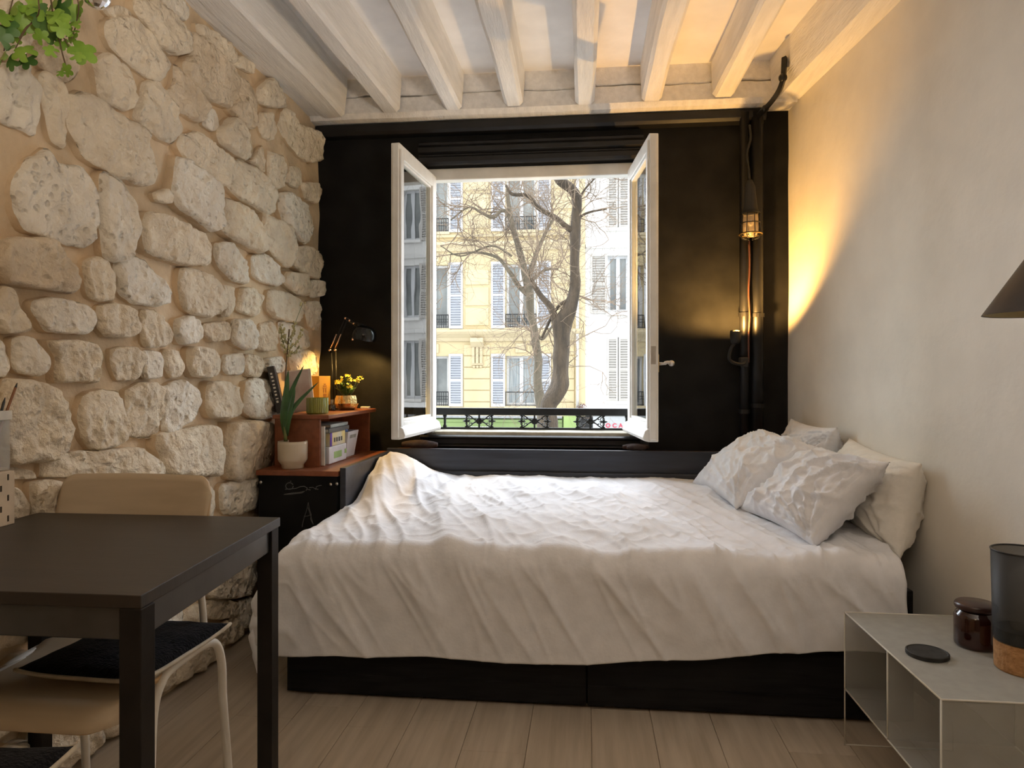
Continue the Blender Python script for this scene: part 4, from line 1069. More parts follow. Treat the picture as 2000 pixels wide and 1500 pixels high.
for nm, lab, u0, v0, u1, v1, m in (('pencil', 'brown pencil leaning in the pen cup', 19, 800, 34, 748, 'pencil_brown'), ('pen', 'black pen leaning in the pen cup, shorter than the pencil', 5, 800, 12, 778, 'pencil_black')):
    p0 = Vector((-1.378, 1.505, 1.0)) if nm == 'pencil' else Vector((-1.3795, 1.494, 1.0)); d3 = (Vector((-1.375, 1.542, 1.088)) - p0).normalized() if nm == 'pencil' else Vector((0, .017, .051)).normalized()
    L = .095 if nm == 'pencil' else .056
    tt = thing(nm, lab, 'pencil' if nm == 'pencil' else 'pen', p0)
    MB().tube([p0 - d3 * .10, p0 + d3 * (L - .012)], .0030, 7).build('shaft', m, tt); MB().tube([p0 + d3 * (L - .012), p0 + d3 * L], [.003, .0008], 7).build('tip', 'pencil_black', tt)

# ================================================================ SIDE TABLE
st = thing('side_table', 'grey perforated sheet-metal side table with a shelf beside the bed', 'table', (.95, 1.95, 0))
sx0, sx1, sy0, sy1, sz = .770, 1.075, 1.600, 2.165, .398
e_ = .004
BX('top', 'mesh_grey_top', st, sx0, sx1, sy0, sy1, sz - .003, sz, 0)
BX('back_panel', 'mesh_grey', st, sx0, sx1, sy1 - .003, sy1, .171, sz - .003, 0)
BX('front_panel', 'mesh_grey', st, sx0, sx1, sy0, sy0 + .003, 0, sz - .003, 0)
BX('shelf', 'mesh_grey', st, sx0, sx1, sy0 + .003, sy1 - .003, .168, .171, 0)
BX('divider', 'mesh_grey', st, sx0, sx1, 1.868, 1.871, .171, sz - .003, 0)
mb = MB(); q = .0022
def bar(a, b): mb.tube([a, b], q, 6)
for y in (sy0, sy1):
    for a, b in (((sx0, y, 0), (sx0, y, sz)), ((sx1, y, 0), (sx1, y, sz)), ((sx0, y, sz), (sx1, y, sz)), ((sx0, y, .002), (sx1, y, .002))): bar(a, b)
for x in (sx0, sx1):
    for z in (sz, .170): bar((x, sy0, z), (x, sy1, z))
    bar((x, 1.8695, .170), (x, 1.8695, sz))
mb.build('edge_fold', 'mesh_edge', st, smooth=True)
p = PZ(1811, 1280, sz)
o = MB().lathe([(.0001, 0), (.047, 0), (.049, .002), (.049, .010), (.046, .0115), (.043, .0095), (.0001, .009)], (0, 0, 0), 40).build('coaster', 'coaster', None, smooth=False, loc=(0, 0, 0)); o.location = (p.x, p.y, sz); smooth_angle(o, 30)
tag(o, 'round black coaster lying on the grey side table', 'coaster')
p = PZ(1906, 1262, sz)
t = thing('amber_jar', 'dark amber glass jar with a matching lid on the side table', 'jar', (p.x, p.y, sz))
MB().lathe([(.0001, 0), (.044, 0), (.049, .005), (.050, .012), (.050, .078), (.046, .088), (.041, .092), (.041, .096), (.0001, .096)], (p.x, p.y, sz), 40).build('jar', 'amber', t, smooth=True)
MB().lathe([(.0001, .097), (.040, .097), (.047, .099), (.049, .104), (.048, .111), (.044, .115), (.0001, .117)], (p.x, p.y, sz), 40).build('lid', 'amber_lid', t, smooth=True)
p = PZ(1992, 1308, sz); p.x += .008
t = thing('mesh_lantern', 'black wire-mesh table lamp on a cork foot at the front of the side table', 'lamp', (p.x, p.y, sz))
MB().lathe([(.0001, 0), (.056, 0), (.059, .004), (.0605, .068), (.0001, .070)], (p.x, p.y, sz), 40).build('cork_foot', 'cork', t, smooth=False)
MB().lathe([(.0615, .070), (.0665, .285), (.0655, .285), (.0605, .070)], (p.x, p.y, sz), 48, cap=False).build('mesh_shade', 'mesh_black', t, smooth=True)
MB().tube([(p.x + .066 * math.cos(a), p.y + .066 * math.sin(a), sz + .286) for a in [2 * PI * k / 48 for k in range(48)]], .0022, 6, closed=True).build('rim', 'metal_dark', t, smooth=True)
MB().lathe([(.0001, .071), (.058, .071), (.058, .098), (.0001, .099)], (p.x, p.y, sz), 32).build('inner_base', 'metal_dark', t, smooth=False)
MB().lathe([(.0001, .099), (.026, .099), (.030, .14), (.030, .22), (.012, .25), (.0001, .252)], (p.x, p.y, sz), 24).build('glass_tube', 'clear_plastic', t, smooth=True)

# wall lamp with a cone shade
ctr = PY(2036, 613, 1.63)
t = thing('wall_lamp', 'dark cone-shaded lamp on the plaster wall above the side table', 'lamp', (ctr.x, ctr.y, ctr.z))
MB().lathe([(.112, 0), (.016, .148), (.014, .148), (.110, .0)], ctr, 48, cap=False).build('shade', ['shade_dark'], t, smooth=True)
MB().lathe([(.1095, .001), (.0135, .146), (.0125, .146), (.108, .001)], ctr, 48, cap=False).build('shade_lining', 'shade_inside', t, smooth=True)
MB().lathe([(.0001, .135), (.02, .135), (.02, .185), (.012, .19), (.0001, .19)], ctr, 20).build('socket', 'shade_dark', t, smooth=True)
MB().ball(ctr + Vector((0, 0, .075)), .028, 14, 10).build('bulb', 'cotton_white', t, smooth=True)
xw = XR(ctr.y) - .01
MB().tube(bez([ctr + Vector((0, 0, .185)), ctr + Vector((.03, 0, .23)), ctr + Vector((.12, 0, .235)), Vector((xw, ctr.y, ctr.z + .20))], 6), .007, 10).build('arm', 'shade_dark', t, smooth=True)
MB().lathe([(.0001, 0), (.045, 0), (.045, .015), (.0001, .02)], (xw + .012, ctr.y, ctr.z + .20), 24, (-1, 0, 0)).build('wall_plate', 'shade_dark', t, smooth=True)

# ================================================================ HANGING PLANT AND MIRROR BALL
yh = 1.52
def at(u, v, y=yh): return PY(u, v, y)
pc = at(85, -75)
t = thing('hanging_plant', 'bright green lobed-leaf plant trailing down in front of the stone wall top', 'plant', pc)
MB().lathe([(.0001, 0), (.045, 0), (.062, .10), (.064, .11), (.058, .11), (.054, .09), (.0001, .085)], pc, 28).build('pot', 'pot_beige', t, smooth=True)
MB().lathe([(.0001, .092), (.054, .092), (.054, .087)], pc, 20).build('soil', 'soil', t)
mb = MB()
for k in range(3):
    a = 2 * PI * k / 3; mb.tube([pc + Vector((.062 * math.cos(a), .062 * math.sin(a), .108)), (pc.x, pc.y, 2.55)], .0012, 5)
mb.tube([(pc.x, pc.y, 2.549), (pc.x, pc.y, ZC + .002)], .0015, 5)
mb.build('hanger', 'stem_brown', t)
def lobed(c, size, rot, tilt, mat):
    """five-lobed leaf"""
    pts = []
    for k in range(30):
        a = 2 * PI * k / 30; rr_ = .62 + .38 * abs(math.cos(2.5 * a)) ** .7
        if abs(a - PI) < .25: rr_ = .25
        pts.append((rr_ * math.cos(a), rr_ * math.sin(a)))
    R = Matrix.Rotation(tilt[0], 3, 'X') @ Matrix.Rotation(tilt[1], 3, 'Z') @ Matrix.Rotation(PI / 2, 3, 'X') @ Matrix.Rotation(rot, 3, 'Z')
    vs = [c] + [c + R @ Vector((a * size, b * size, -.25 * size * (a * a + b * b))) for a, b in pts]
    MB().add(vs, [(0, 1 + k, 1 + (k + 1) % 30) for k in range(30)]).build('leaf', mat, t, fixn=False, smooth=True)
rr = random.Random(4)
stems = MB(); root = pc + Vector((0, 0, .105))
hub = at(105, 45)
stems.tube(bez([root + Vector((0, -.06, 0)), at(95, -20, yh - .07), hub, at(115, 75), at(122, 105), at(129, 130)], 6), .0018, 6)
stems.tube(bez([hub, at(125, 75), at(140, 98)], 5), .0014, 6); stems.tube(bez([root + Vector((-.05, -.03, 0)), at(75, 0, yh - .06), at(65, 40), at(50, 55), at(38, 75)], 5), .0016, 6); stems.tube(bez([at(65, 40), at(48, 62), at(30, 95)], 5), .0014, 6)
stems.tube(bez([root + Vector((.05, -.03, 0)), at(150, -10, yh - .05), at(150, 40), at(140, 75)], 5), .0015, 6); stems.tube(bez([root + Vector((-.05, .02, 0)), at(30, -20), at(15, 40), at(8, 100)], 5), .0015, 6)
stems.build('stem', 'stem_brown', t)
for u, v, s in [(22, 18, 22), (60, 12, 24), (100, 6, 28), (132, 20, 26), (85, 32, 26), (108, 40, 24), (40, 45, 24), (14, 52, 22), (30, 66, 20), (8, 102, 26), (22, 118, 20), (45, 100, 24), (52, 116, 20), (112, 30, 22), (140, 48, 18), (97, 66, 20), (80, 72, 15), (138, 70, 16), (162, 100, 26), (150, 108, 14), (129, 137, 13), (118, 142, 9), (100, 98, 14), (122, 84, 14), (140, 62, 14), (150, 15, 22), (75, 20, 22), (120, 55, 18), (60, 50, 16), (0, 75, 22), (90, 50, 20), (118, 12, 26), (45, 25, 20), (0, 30, 22)]:
    c_ = at(u, v, yh + rr.uniform(-.05, .05)); lobed(c_, s * yh / FPX * 1.12, rr.uniform(0, 6.3), (rr.uniform(-.7, .5), rr.uniform(-.7, .7)), 'leaf_bright' if rr.random() < .7 else 'leaf_green')
mc = at(189, -8, 1.50)
t = thing('mirror_ball', 'small mirror-faceted ball hanging beside the trailing green plant', 'ornament', mc)
MB().ball(mc, .030, 14, 10).build('ball', 'mirror', t); MB().tube([mc + Vector((0, 0, .029)), (mc.x, mc.y, ZC + .002)], .001, 5).build('thread', 'stem_brown', t)

# ================================================================ OUTSIDE THE WINDOW
ry = 3.83
t = thing('balcony_railing', 'black ornamental iron railing outside the open window', 'railing', (-.3, ry, .80))
def rz(v): return PY(1040, v, ry).z
zt, zt0, zb1, zb0 = rz(797), rz(811), rz(835), rz(841)
BX('top_rail', 'rail_iron', t, WX0 + .003, WX1 - .003, ry - .022, ry + .022, zt0, zt, .004)
BX('bottom_rail', 'rail_iron', t, WX0 + .003, WX1 - .003, ry - .009, ry + .009, zb0, zb1, .002)
for u in (869, 1224):
    x = PY(u, 820, ry).x; MB().lathe([(.011, zb1 - .002), (.011, zb1 + .008), (.007, zb1 + .014), (.0075, zt0 - .014), (.011, zt0 - .008), (.011, zt0 + .002)], (x, ry, 0), 12).build('post', 'rail_iron', t, smooth=True)
zm = (zb1 + zt0) / 2; hh = (zt0 - zb1) / 2
for u in (936, 1044, 1153):
    x0 = PY(u, 820, ry).x; mb = MB()
    P_ = lambda a, b: Vector((x0 + a, ry, zm + b * hh))
    mb.tube([P_(0, -1.05), P_(0, 1.05)], .0055, 6)
    mb.lathe([(.0001, -.006), (.017, -.005), (.020, 0), (.017, .005), (.0001, .006)], P_(0, 0), 8, (0, 1, 0)); mb.ball(P_(0, 0) - Vector((0, .007, 0)), .008, 8, 6)
    for s in (-1, 1):
        for q in (-1, 1):
            mb.tube(bez([P_(s * .012, q * .12), P_(s * .030, q * .30), P_(s * .048, q * .72), P_(s * .066, q * 1.0)], 5), .0035, 6)
            mb.tube(bez([P_(s * .020, q * .05), P_(s * .038, q * .42), P_(s * .050, q * .30)], 5), .003, 6)
            mb.tube([P_(s * (.066 + .011 * math.cos(a)), 0) + Vector((0, 0, q * .013 + .011 * math.sin(a))) for a in [2 * PI * k / 14 for k in range(14)]], .0028, 5, closed=True)
        mb.tube([P_(s * .070, -1.02), P_(s * .070, 1.02)], .0035, 6)
        mb.tube([P_(s * .048, 0), P_(s * .064, .0), P_(s * .078, 0), P_(s * .094, 0)], [.0015, .006, .008, .0012], 6)
        for q in (-1, 1): mb.prism([P_(s * .060, q * 1.02) - Vector((0, .004, 0)), P_(s * .084, q * 1.02) - Vector((0, .004, 0)), P_(s * .070, q * .60) - Vector((0, .004, 0))], (0, .008, 0))
    mb.build('ornament', 'rail_iron', t)

YF = 20.0
def fx(u, v=738): return PY(u, v, YF).x
def fz(v, u=1000): return PY(u, v, YF).z
GROUND = -4.0
BX('street', 'asphalt', None, -16, 16, 9.5, 17.2, GROUND - .2, GROUND, 0, kind='structure')
BX('pavement', 'pavement', None, -16, 16, 17.2, YF + .3, GROUND - .2, GROUND + .12, .01, kind='structure')
BX('pavement', 'pavement', None, -16, 16, yo, 9.5, GROUND - .2, GROUND + .12, .01, kind='structure')

# ---- cream stone building across the street
xsplit = fx(1143)
ZTOP = fz(318) + 1.4
cream = thing('building', 'cream stone apartment building with pale grey louvred shutters across the street', 'building', (-3.5, YF, GROUND))
PITCH = fx(1017.5) - fx(847)
cols = [fx(847) - PITCH, fx(847), fx(1017.5)]
wh = .5 * (fx(1047) - fx(988)); sw = fx(905) - fx(878)
rows = [(fz(793), fz(695)), (fz(640), fz(515)), (fz(450), fz(325))]
XA = cols[0] - PITCH / 2
# wall as strips around the openings
wbm = MB()
edges = sorted([XA] + [c + s * wh for c in cols for s in (-1, 1)] + [xsplit])
for i in range(0, len(edges) - 1, 2): wbm.box(edges[i], edges[i + 1], YF, YF + .5, fz(812), ZTOP)
zz_ = [fz(812)] + [z for r_ in rows for z in r_] + [ZTOP]
for c in cols:
    for i in range(0, len(zz_) - 1, 2): wbm.box(c - wh, c + wh, YF, YF + .5, zz_[i], zz_[i + 1])
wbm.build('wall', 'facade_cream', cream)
def window(par, xc, hw, z0, z1, y, curtain=False, y_in=.22, bar=.045):
    f = MB(); y1 = y + y_in
    f.box(xc - hw, xc - hw + bar * 1.6, y1 - .05, y1, z0, z1); f.box(xc + hw - bar * 1.6, xc + hw, y1 - .05, y1, z0, z1); f.box(xc - hw + bar * 1.6, xc + hw - bar * 1.6, y1 - .049, y1 - .001, z1 - bar * 1.5, z1); f.box(xc - hw + bar * 1.6, xc + hw - bar * 1.6, y1 - .049, y1 - .001, z0, z0 + bar * 2)
    f.box(xc - bar * 1.2, xc + bar * 1.2, y1 - .06, y1, z0, z1)
    w_ = f.build('window', 'frame_white', par)
    g = MB(); g.box(xc - hw, xc - bar, y1 + .0, y1 + .02, z0, z1); g.build('pane', 'glass_curtain' if curtain else 'glass_dark', w_)
    g = MB(); g.box(xc + bar, xc + hw, y1 + .0, y1 + .02, z0, z1); g.build('pane', 'glass_curtain' if curtain else 'glass_dark', w_)
    return w_
def shutter(par, x0, x1, z0, z1, y, mat='shutter_grey', swing=0.0):
    m = MB(); b = .055
    m.box(x0, x0 + b, y - .05, y - .01, z0, z1); m.box(x1 - b, x1, y - .05, y - .01, z0, z1); m.box(x0 + b, x1 - b, y - .049, y - .011, z0, z0 + .09); m.box(x0 + b, x1 - b, y - .049, y - .011, z1 - .07, z1); m.box(x0 + b, x1 - b, y - .049, y - .011, (z0 + z1) / 2 - .035, (z0 + z1) / 2 + .035)
    s = m.build('shutter', 'frame_white' if mat == 'shutter_grey' else mat, par)
    g = MB(); n = int((z1 - z0) / .075)
    for k in range(n):
        z = z0 + .06 + (z1 - z0 - .10) * k / n
        g.add([(x0 + b, y - .058, z), (x1 - b, y - .058, z), (x1 - b, y - .016, z + .052), (x0 + b, y - .016, z + .052)], [(0, 1, 2, 3)])
    g.quad((x0 + b, y - .0115, z0), (x1 - b, y - .0115, z0), (x1 - b, y - .0115, z1), (x0 + b, y - .0115, z1))
    g.build('louvre_slats', mat, s, fixn=False)
    return s
def iron_guard(par, xc, hw, z0, y, h=.36, dense=True):
    m = MB(); y -= .03
    m.box(xc - hw, xc + hw, y - .015, y + .015, z0 + h - .03, z0 + h); m.box(xc - hw, xc + hw, y - .01, y + .01, z0 + .02, z0 + .04)
    n = 13 if dense else 3
    for k in range(n + 1):
        x = xc - hw + 2 * hw * k / n; m.box(x - .008, x + .008, y - .008, y + .008, z0, z0 + h)
    if dense:
        for k in range(n):
            x = xc - hw + 2 * hw * (k + .5) / n
            m.tube([(x + .035 * math.cos(a), y, z0 + h * .55 + .05 * math.sin(a)) for a in [2 * PI * q / 8 for q in range(8)]], .008, 4, closed=True)
    m.build('window_guard', 'rail_iron', par)
for ci, c in enumerate(cols):
    for ri, (z0, z1) in enumerate(rows):
        w_ = window(cream, c, wh, z0, z1, YF, curtain=(ri == 0 and ci == 2))
        iron_guard(w_, c, wh, z0, YF, .40 if ri else .42, not (ri == 0 and ci == 2))
        s1, s2 = z0 - .02, z1 + .06
        shutter(cream, c - wh - .02 - sw, c - wh - .02, s1, s2, YF); shutter(cream, c + wh + .02, c + wh + .02 + sw, s1, s2, YF)
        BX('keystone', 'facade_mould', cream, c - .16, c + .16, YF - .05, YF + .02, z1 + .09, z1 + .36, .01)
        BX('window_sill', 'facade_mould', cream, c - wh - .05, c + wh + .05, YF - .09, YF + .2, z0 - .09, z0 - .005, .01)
# rusticated courses between the windows of the two lower floors
gaps = [(cols[i] + wh + sw + .05, cols[i + 1] - wh - sw - .05) for i in range(len(cols) - 1)] + [(cols[-1] + wh + sw + .05, fx(1122))]
for x0, x1 in gaps:
    zb_, zt_ = fz(808), fz(672); n = 6
    for k in range(n):
        a = zb_ + (zt_ - zb_) * k / n; BX('stone_block', 'facade_block', cream, x0, x1, YF - .035, YF + .01, a + .012, a + (zt_ - zb_) / n - .012, .012, seg=1)
    for a, b in ((fz(636), fz(600)), (fz(597), fz(560)), (fz(556), fz(525))): BX('stone_block', 'facade_block', cream, x0 + .04, x1 - .04, YF - .03, YF + .01, a + .01, b - .01, .012, seg=1)
    for a, b in ((fz(445), fz(415)), (fz(411), fz(375)), (fz(371), fz(335))): BX('stone_block', 'facade_block', cream, x0 + .04, x1 - .04, YF - .03, YF + .01, a + .01, b - .01, .012, seg=1)
def run(name, par, prof, x0, x1, mat):
    return MB().rings([[Vector((x0, YF + y, z)) for y, z in prof], [Vector((x1, YF + y, z)) for y, z in prof]]).build(name, mat, par)
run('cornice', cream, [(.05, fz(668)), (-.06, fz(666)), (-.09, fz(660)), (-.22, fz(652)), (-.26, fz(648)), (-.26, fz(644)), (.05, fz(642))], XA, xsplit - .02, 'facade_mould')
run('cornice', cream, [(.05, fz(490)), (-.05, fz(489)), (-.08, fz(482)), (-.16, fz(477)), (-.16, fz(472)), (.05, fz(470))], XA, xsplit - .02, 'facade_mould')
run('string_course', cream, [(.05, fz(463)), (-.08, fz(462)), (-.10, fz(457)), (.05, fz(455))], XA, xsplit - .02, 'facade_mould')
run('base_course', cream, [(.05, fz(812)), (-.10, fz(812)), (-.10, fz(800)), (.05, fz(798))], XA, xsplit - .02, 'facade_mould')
for xk in (fx(933), fx(933) - PITCH):
    cb = MB(); cb.rings([[Vector((xk - .19, YF - d, z)) for d, z in ((-.02, fz(660)), (.22, fz(660)), (.24, fz(668)), (.14, fz(675)), (.10, fz(678)), (-.02, fz(678)))], [Vector((xk + .19, YF - d, z)) for d, z in ((-.02, fz(660)), (.22, fz(660)), (.24, fz(668)), (.14, fz(675)), (.10, fz(678)), (-.02, fz(678)))]])
    con = cb.build('console', 'facade_mould', cream, bevel=.01)
    m = MB()
    for k in range(3): m.box(xk - .16 + k * .115, xk - .16 + k * .115 + .085, YF - .11, YF + .01, fz(710), fz(678))
    m.box(xk - .18, xk + .18, YF - .09, YF + .01, fz(713), fz(709)); m.build('fluting', 'facade_mould', con, bevel=.006)
    m = MB()
    for k in range(3): m.ball((xk - .10 + k * .10, YF - .05, fz(716)), .05, 10, 6, (1, .7, .9))
    m.build('drop', 'facade_mould', con, smooth=True)
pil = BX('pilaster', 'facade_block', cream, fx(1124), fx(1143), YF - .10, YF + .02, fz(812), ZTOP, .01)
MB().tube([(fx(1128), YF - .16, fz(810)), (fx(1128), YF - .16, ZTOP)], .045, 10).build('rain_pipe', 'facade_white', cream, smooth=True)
# ground-floor shop
shop = thing('shopfront', 'green panelled shopfront under the cream building', 'shop', (-3.5, YF, GROUND))
BX('body', 'shop_green', shop, XA, xsplit - .01, YF + .0, YF + .5, GROUND, fz(812), 0)
run('fascia', shop, [(.02, fz(835)), (-.10, fz(835)), (-.10, fz(825)), (-.13, fz(824)), (-.13, fz(819)), (.02, fz(818))], XA, fx(1098), 'shop_green')
run('fascia_cap', shop, [(.02, fz(817)), (-.18, fz(816)), (-.18, fz(812)), (.02, fz(811))], XA, fx(1098), 'shop_grey')
BX('end_panel', 'shop_green_light', shop, fx(1101), fx(1126), YF - .16, YF + .02, GROUND, fz(811), .01)
rr = random.Random(8); mb = MB(); x = fx(912)
while x < fx(957):
    d = rr.uniform(.05, .10); mb.box(x, x + d * .8, YF - .112, YF - .09, fz(836.5), fz(833)); x += d * 1.1 if rr.random() < .85 else d * 2.2
mb.build('fascia_lettering', 'sign_white', shop)
# ---- white building next door
white = thing('building', 'white rendered apartment building with beige closed shutters next to the cream one', 'building', (3, YF, GROUND))
xe = 12.0
wc0 = fx(1207.5); wwh = .5 * (fx(1228) - fx(1187)); wp = 2 * (wwh + .50) + 1.35
wcols = [wc0 + k * wp for k in range(4)]; wrows = [(fz(612), fz(503)), (fz(782), fz(660)), (fz(450), fz(345))]
ed = sorted([xsplit] + [c + s * wwh for c in wcols for s in (-1, 1)] + [xe]); wbm = MB()
for i in range(0, len(ed) - 1, 2): wbm.box(ed[i], ed[i + 1], YF - .02, YF + .5, fz(812), ZTOP)
zs = sorted([fz(812), ZTOP] + [z for r_ in wrows for z in r_])
for c in wcols:
    for i in range(0, len(zs) - 1, 2): wbm.box(c - wwh, c + wwh, YF - .02, YF + .5, zs[i], zs[i + 1])
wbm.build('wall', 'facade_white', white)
for ci, c in enumerate(wcols):
    for ri, (z0, z1) in enumerate(wrows):
        window(white, c, wwh, z0, z1, YF - .02)
        if ri == 0 or ci > 0:
            shutter(white, c - wwh - .03 - .46, c - wwh - .03, z0 - .03, z1 + .05, YF - .02, 'shutter_beige'); shutter(white, c + wwh + .03, c + wwh + .49, z0 - .03, z1 + .05, YF - .02, 'shutter_beige')
        else:
            shutter(white, c - wwh - .02, c - .01, z0 - .02, z1, YF - .02, 'shutter_beige'); shutter(white, c + .01, c + wwh + .02, z0 - .02, z1, YF - .02, 'shutter_beige')
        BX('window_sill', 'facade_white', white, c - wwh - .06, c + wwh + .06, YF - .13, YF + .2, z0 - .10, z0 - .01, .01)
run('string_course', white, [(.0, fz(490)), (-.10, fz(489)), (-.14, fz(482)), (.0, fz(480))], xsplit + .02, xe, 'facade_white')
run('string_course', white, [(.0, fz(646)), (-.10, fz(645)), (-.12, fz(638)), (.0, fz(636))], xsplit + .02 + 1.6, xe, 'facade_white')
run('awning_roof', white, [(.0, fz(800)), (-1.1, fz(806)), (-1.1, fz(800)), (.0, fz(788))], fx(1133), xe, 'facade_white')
sh = thing('shopfront', 'grey shopfront with a white sign under the white building', 'shop', (3, YF, GROUND))
BX('body', 'shop_grey', sh, xsplit, xe, YF, YF + .5, GROUND, fz(812), 0)
BX('door_recess', 'metal_dark', sh, fx(1130), fx(1156), YF - .05, YF + .02, GROUND, fz(811), .01)
sg = thing('shop_sign', 'white shop sign with pink capital letters behind the railing', 'sign', (fx(1195), YF - .2, fz(825)))
BX('board', 'sign_white', sg, fx(1158), fx(1262), YF - .24, YF - .02, fz(850), fz(811), .01)
for ch_, u in (('O', 1187), ('C', 1199.5), ('A', 1211.5)):
    cu = bpy.data.curves.new('letter', 'FONT'); cu.body = ch_; cu.size = .165; cu.extrude = .01; cu.offset = .006; cu.align_x = 'CENTER'; cu.align_y = 'CENTER'; cu.materials.append(MATS['sign_pink'])
    tmp = bpy.data.objects.new('letter_outline', cu); COL.objects.link(tmp); bpy.context.view_layer.update()
    me = bpy.data.meshes.new_from_object(tmp.evaluated_get(bpy.context.evaluated_depsgraph_get())); bpy.data.objects.remove(tmp)
    o = bpy.data.objects.new('letter', me); COL.objects.link(o); o.parent = sg; o.rotation_euler = (PI / 2, 0, 0)
    o.location = Vector((fx(u), YF - .252, fz(829))) - Vector(sg.location)
# small dry shrub on the awning's end
rr = random.Random(21); mb = MB(); sc_ = Vector((fx(1135), YF - .55, fz(796)))
for k in range(120):
    d = Vector((rr.gauss(0, 1), rr.gauss(0, 1), abs(rr.gauss(0, 1)))).normalized() * rr.uniform(.04, .20); p = sc_ + d; s = .035
    mb.add([p + Vector((rr.uniform(-s, s), rr.uniform(-s, s), rr.uniform(-s, s))) for _ in range(3)], [(0, 1, 2)])
sb = thing('shrub', 'small reddish dry shrub in a box on the awning beside the white facade', 'shrub', sc_)
mb.build('foliage', 'shrub_dry', sb, fixn=False)['kind'] = 'stuff'
BX('planter_box', 'shop_grey', sb, sc_.x - .13, sc_.x + .13, sc_.y - .12, sc_.y + .12, sc_.z - .16, sc_.z + .01, .005)

# ---- bare street trees
def branch(mb, p, d, L, r, depth, rr, gnarl=.35):
    """recursive bare twigs"""
    n = 5 if depth > 1 else 4; pts = [p.copy()]; q = p.copy(); dd = d.normalized()
    for k in range(n):
        dd = (dd + Vector((rr.gauss(0, gnarl), rr.gauss(0, gnarl * .8), rr.gauss(0, gnarl) + .04))).normalized(); q = q + dd * (L / n); pts.append(q.copy())
    mb.tube(pts, [r * (1 - .6 * k / n) for k in range(n + 1)], 4 if depth < 2 else 5)
    if depth <= 0: return
    for k in range(rr.choice((3, 4)) if depth > 1 else rr.choice((2, 3, 4))):
        i = rr.randint(1, n); base = pts[i]; a = rr.uniform(.5, 1.2) * rr.choice((-1, 1)); ax = Vector((rr.gauss(0, .5), 1, rr.gauss(0, .5))).normalized()
        nd = Matrix.Rotation(a, 3, ax) @ (pts[i] - pts[i - 1]).normalized()
        branch(mb, base, nd, L * rr.uniform(.5, .8), r * rr.uniform(.45, .6), depth - 1, rr, gnarl)
def tree(name, label, y, trunk, limbs, mat, seed, twn, td=3, tl=1.1):
    """trunk, limbs: lists of (u, v, half width in px)"""
    base = PY(trunk[0][0], trunk[0][1], y); base.z = GROUND
    t = thing(name, label, 'tree', base); rr = random.Random(seed)
    def tb(path, n=14, root=False):
        P = [PY(u, v, y + dy) for u, v, w_, dy in path]; R = [w_ * y / FPX for u, v, w_, dy in path]
        if root:
            q0 = P[0]; st_ = .5; ext = []
            z = q0.z - st_
            while z > GROUND: ext.append(Vector((q0.x - .03 * len(ext), y, z))); z -= st_
            ext.append(Vector((q0.x - .03 * len(ext), y, GROUND))); P = ext[::-1] + P; R = [R[0] * (1.05 + .02 * k) for k in range(len(ext))][::-1] + R
        Q = bez(P, 6); RR = []
        for i in range(len(P) - 1): RR += [R[i] + (R[i + 1] - R[i]) * k / 6 for k in range(6)]
        RR.append(R[-1]); mb = MB(); mb.tube(Q, RR, n)
        for k, p in enumerate(mb.v): mb.v[k] = p + Vector((n3(p.x * 5, p.y * 5, p.z * 3), n3(p.x * 5, p.y * 5 + 9, p.z * 3), 0)) * .05 * RR[min(len(RR) - 1, k // n)] / .1
        return mb, Q
    full = lambda L: [(a[0], a[1], a[2], a[3] if len(a) > 3 else 0) for a in L]
    m, Q = tb(full(trunk), 16, True); m.build('trunk', mat, t, smooth=True)
    tips = [(Q[i], (Q[i] - Q[i - 1])) for i in range(len(Q) // 2, len(Q), 3)]
    for L in limbs:
        m, Q = tb(full(L), 9); m.build('branch', mat, t, smooth=True)
        tips += [(Q[i], Q[i] - Q[i - 1]) for i in range(2, len(Q), 2)]
    mb = MB()
    for k in range(twn):
        p, d = rr.choice(tips); s = rr.choice((-1, 1))
        nd = d.normalized() + Vector((rr.gauss(0, 1.0), rr.gauss(0, .6), rr.gauss(.1, .8)))
        branch(mb, p, nd, tl * rr.uniform(.5, 1.2), .0085 * y / 9, td, rr, .30)
    mb.build('twigs', 'twig', t, fixn=False)['kind'] = 'stuff'
    return t
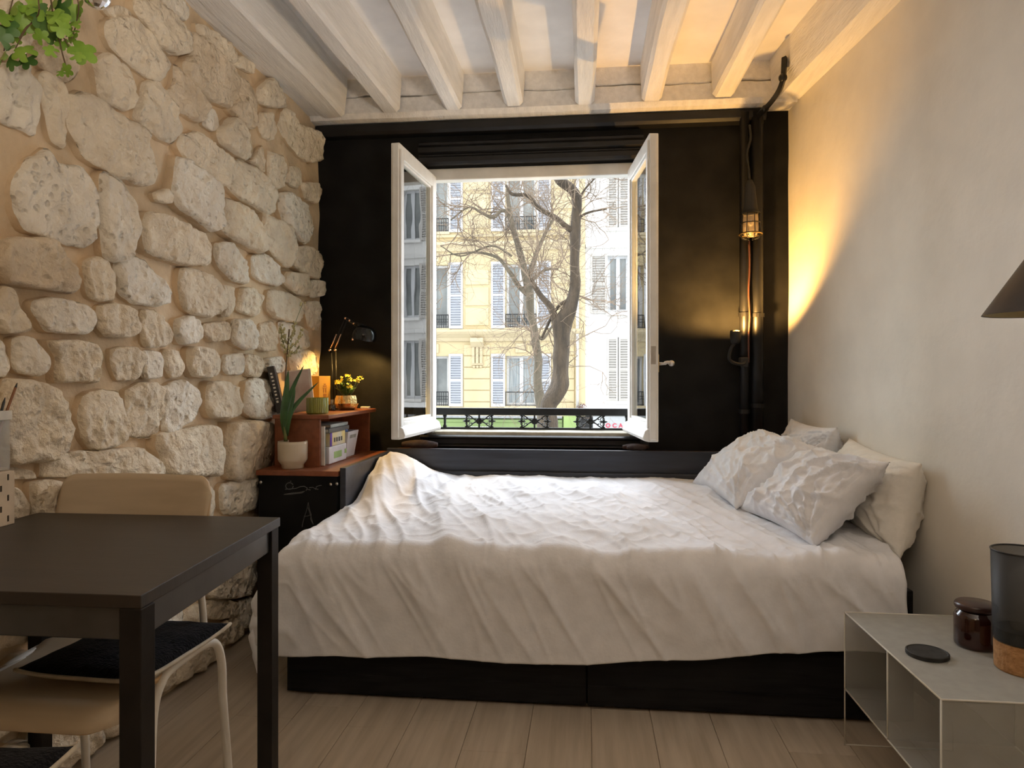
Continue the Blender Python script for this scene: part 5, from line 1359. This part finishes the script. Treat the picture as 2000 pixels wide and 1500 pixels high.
tree('street_tree', 'thick gnarled bare street tree with a pollard knob close to the window', 9.0,
     [(1070, 800, 16), (1080, 775, 16), (1094, 747, 16.5), (1097, 722, 15), (1094, 695, 14), (1095, 662, 15), (1101, 634, 18), (1112, 605, 13), (1122, 573, 10.5), (1123, 520, 9.5), (1121, 470, 9.5), (1126, 430, 9), (1126, 395, 9.5), (1115, 370, 9.5), (1093, 350, 10), (1080, 325, 9)],
     [[(1093, 640, 10), (1075, 600, 6.5), (1055, 575, 5.5), (1035, 545, 5)], [(1124, 455, 6.5), (1106, 442, 6), (1085, 425, 5), (1050, 405, 4.5), (1030, 382, 4), (1000, 379, 3.5), (988, 362, 2.5)], [(1125, 580, 4), (1090, 600, 3), (1058, 660, 2.5)], [(1092, 642, 4), (1108, 612, 4), (1122, 575, 3)],
      [(1122, 430, 3), (1150, 415, 2.3), (1185, 408, 1.5)], [(1126, 400, 3), (1140, 372, 2), (1165, 345, 1.6)]], 'bark', 5, 46, 3, .85)
tree('street_tree', 'slimmer pale bare street tree with forked limbs behind the gnarled one', 11.5,
     [(1058, 800, 9), (1053, 760, 8.5), (1050, 720, 8), (1048, 680, 7.5), (1043, 640, 7.5), (1035, 605, 7.5), (1031, 560, 8), (1022, 520, 7), (1012, 480, 5.5), (1000, 440, 5), (994, 400, 4), (990, 370, 3.5)],
     [[(1022, 520, 5), (1040, 560, 1), (1040, 561, .5)], [(1028, 575, 5), (1014, 560, 5), (998, 535, 4.5), (982, 513, 3.5), (965, 500, 3), (930, 493, 2.2), (880, 497, 1.5)], [(1032, 540, 6), (1050, 490, 4.5), (1063, 460, 3.5), (1080, 430, 2.5)], [(1012, 480, 4), (992, 420, 4), (978, 412, 3.5), (962, 425, 3.5), (940, 415, 2.8), (915, 405, 2), (880, 430, 1.5)],
      [(1048, 650, 3), (1060, 662, 3), (1080, 635, 2)], [(1030, 560, 4), (1060, 530, 2.5), (1090, 525, 2)], [(1000, 500, 2.5), (960, 480, 2), (900, 500, 1.5), (860, 480, 1)]], 'bark_pale', 15, 64, 3, 1.1)
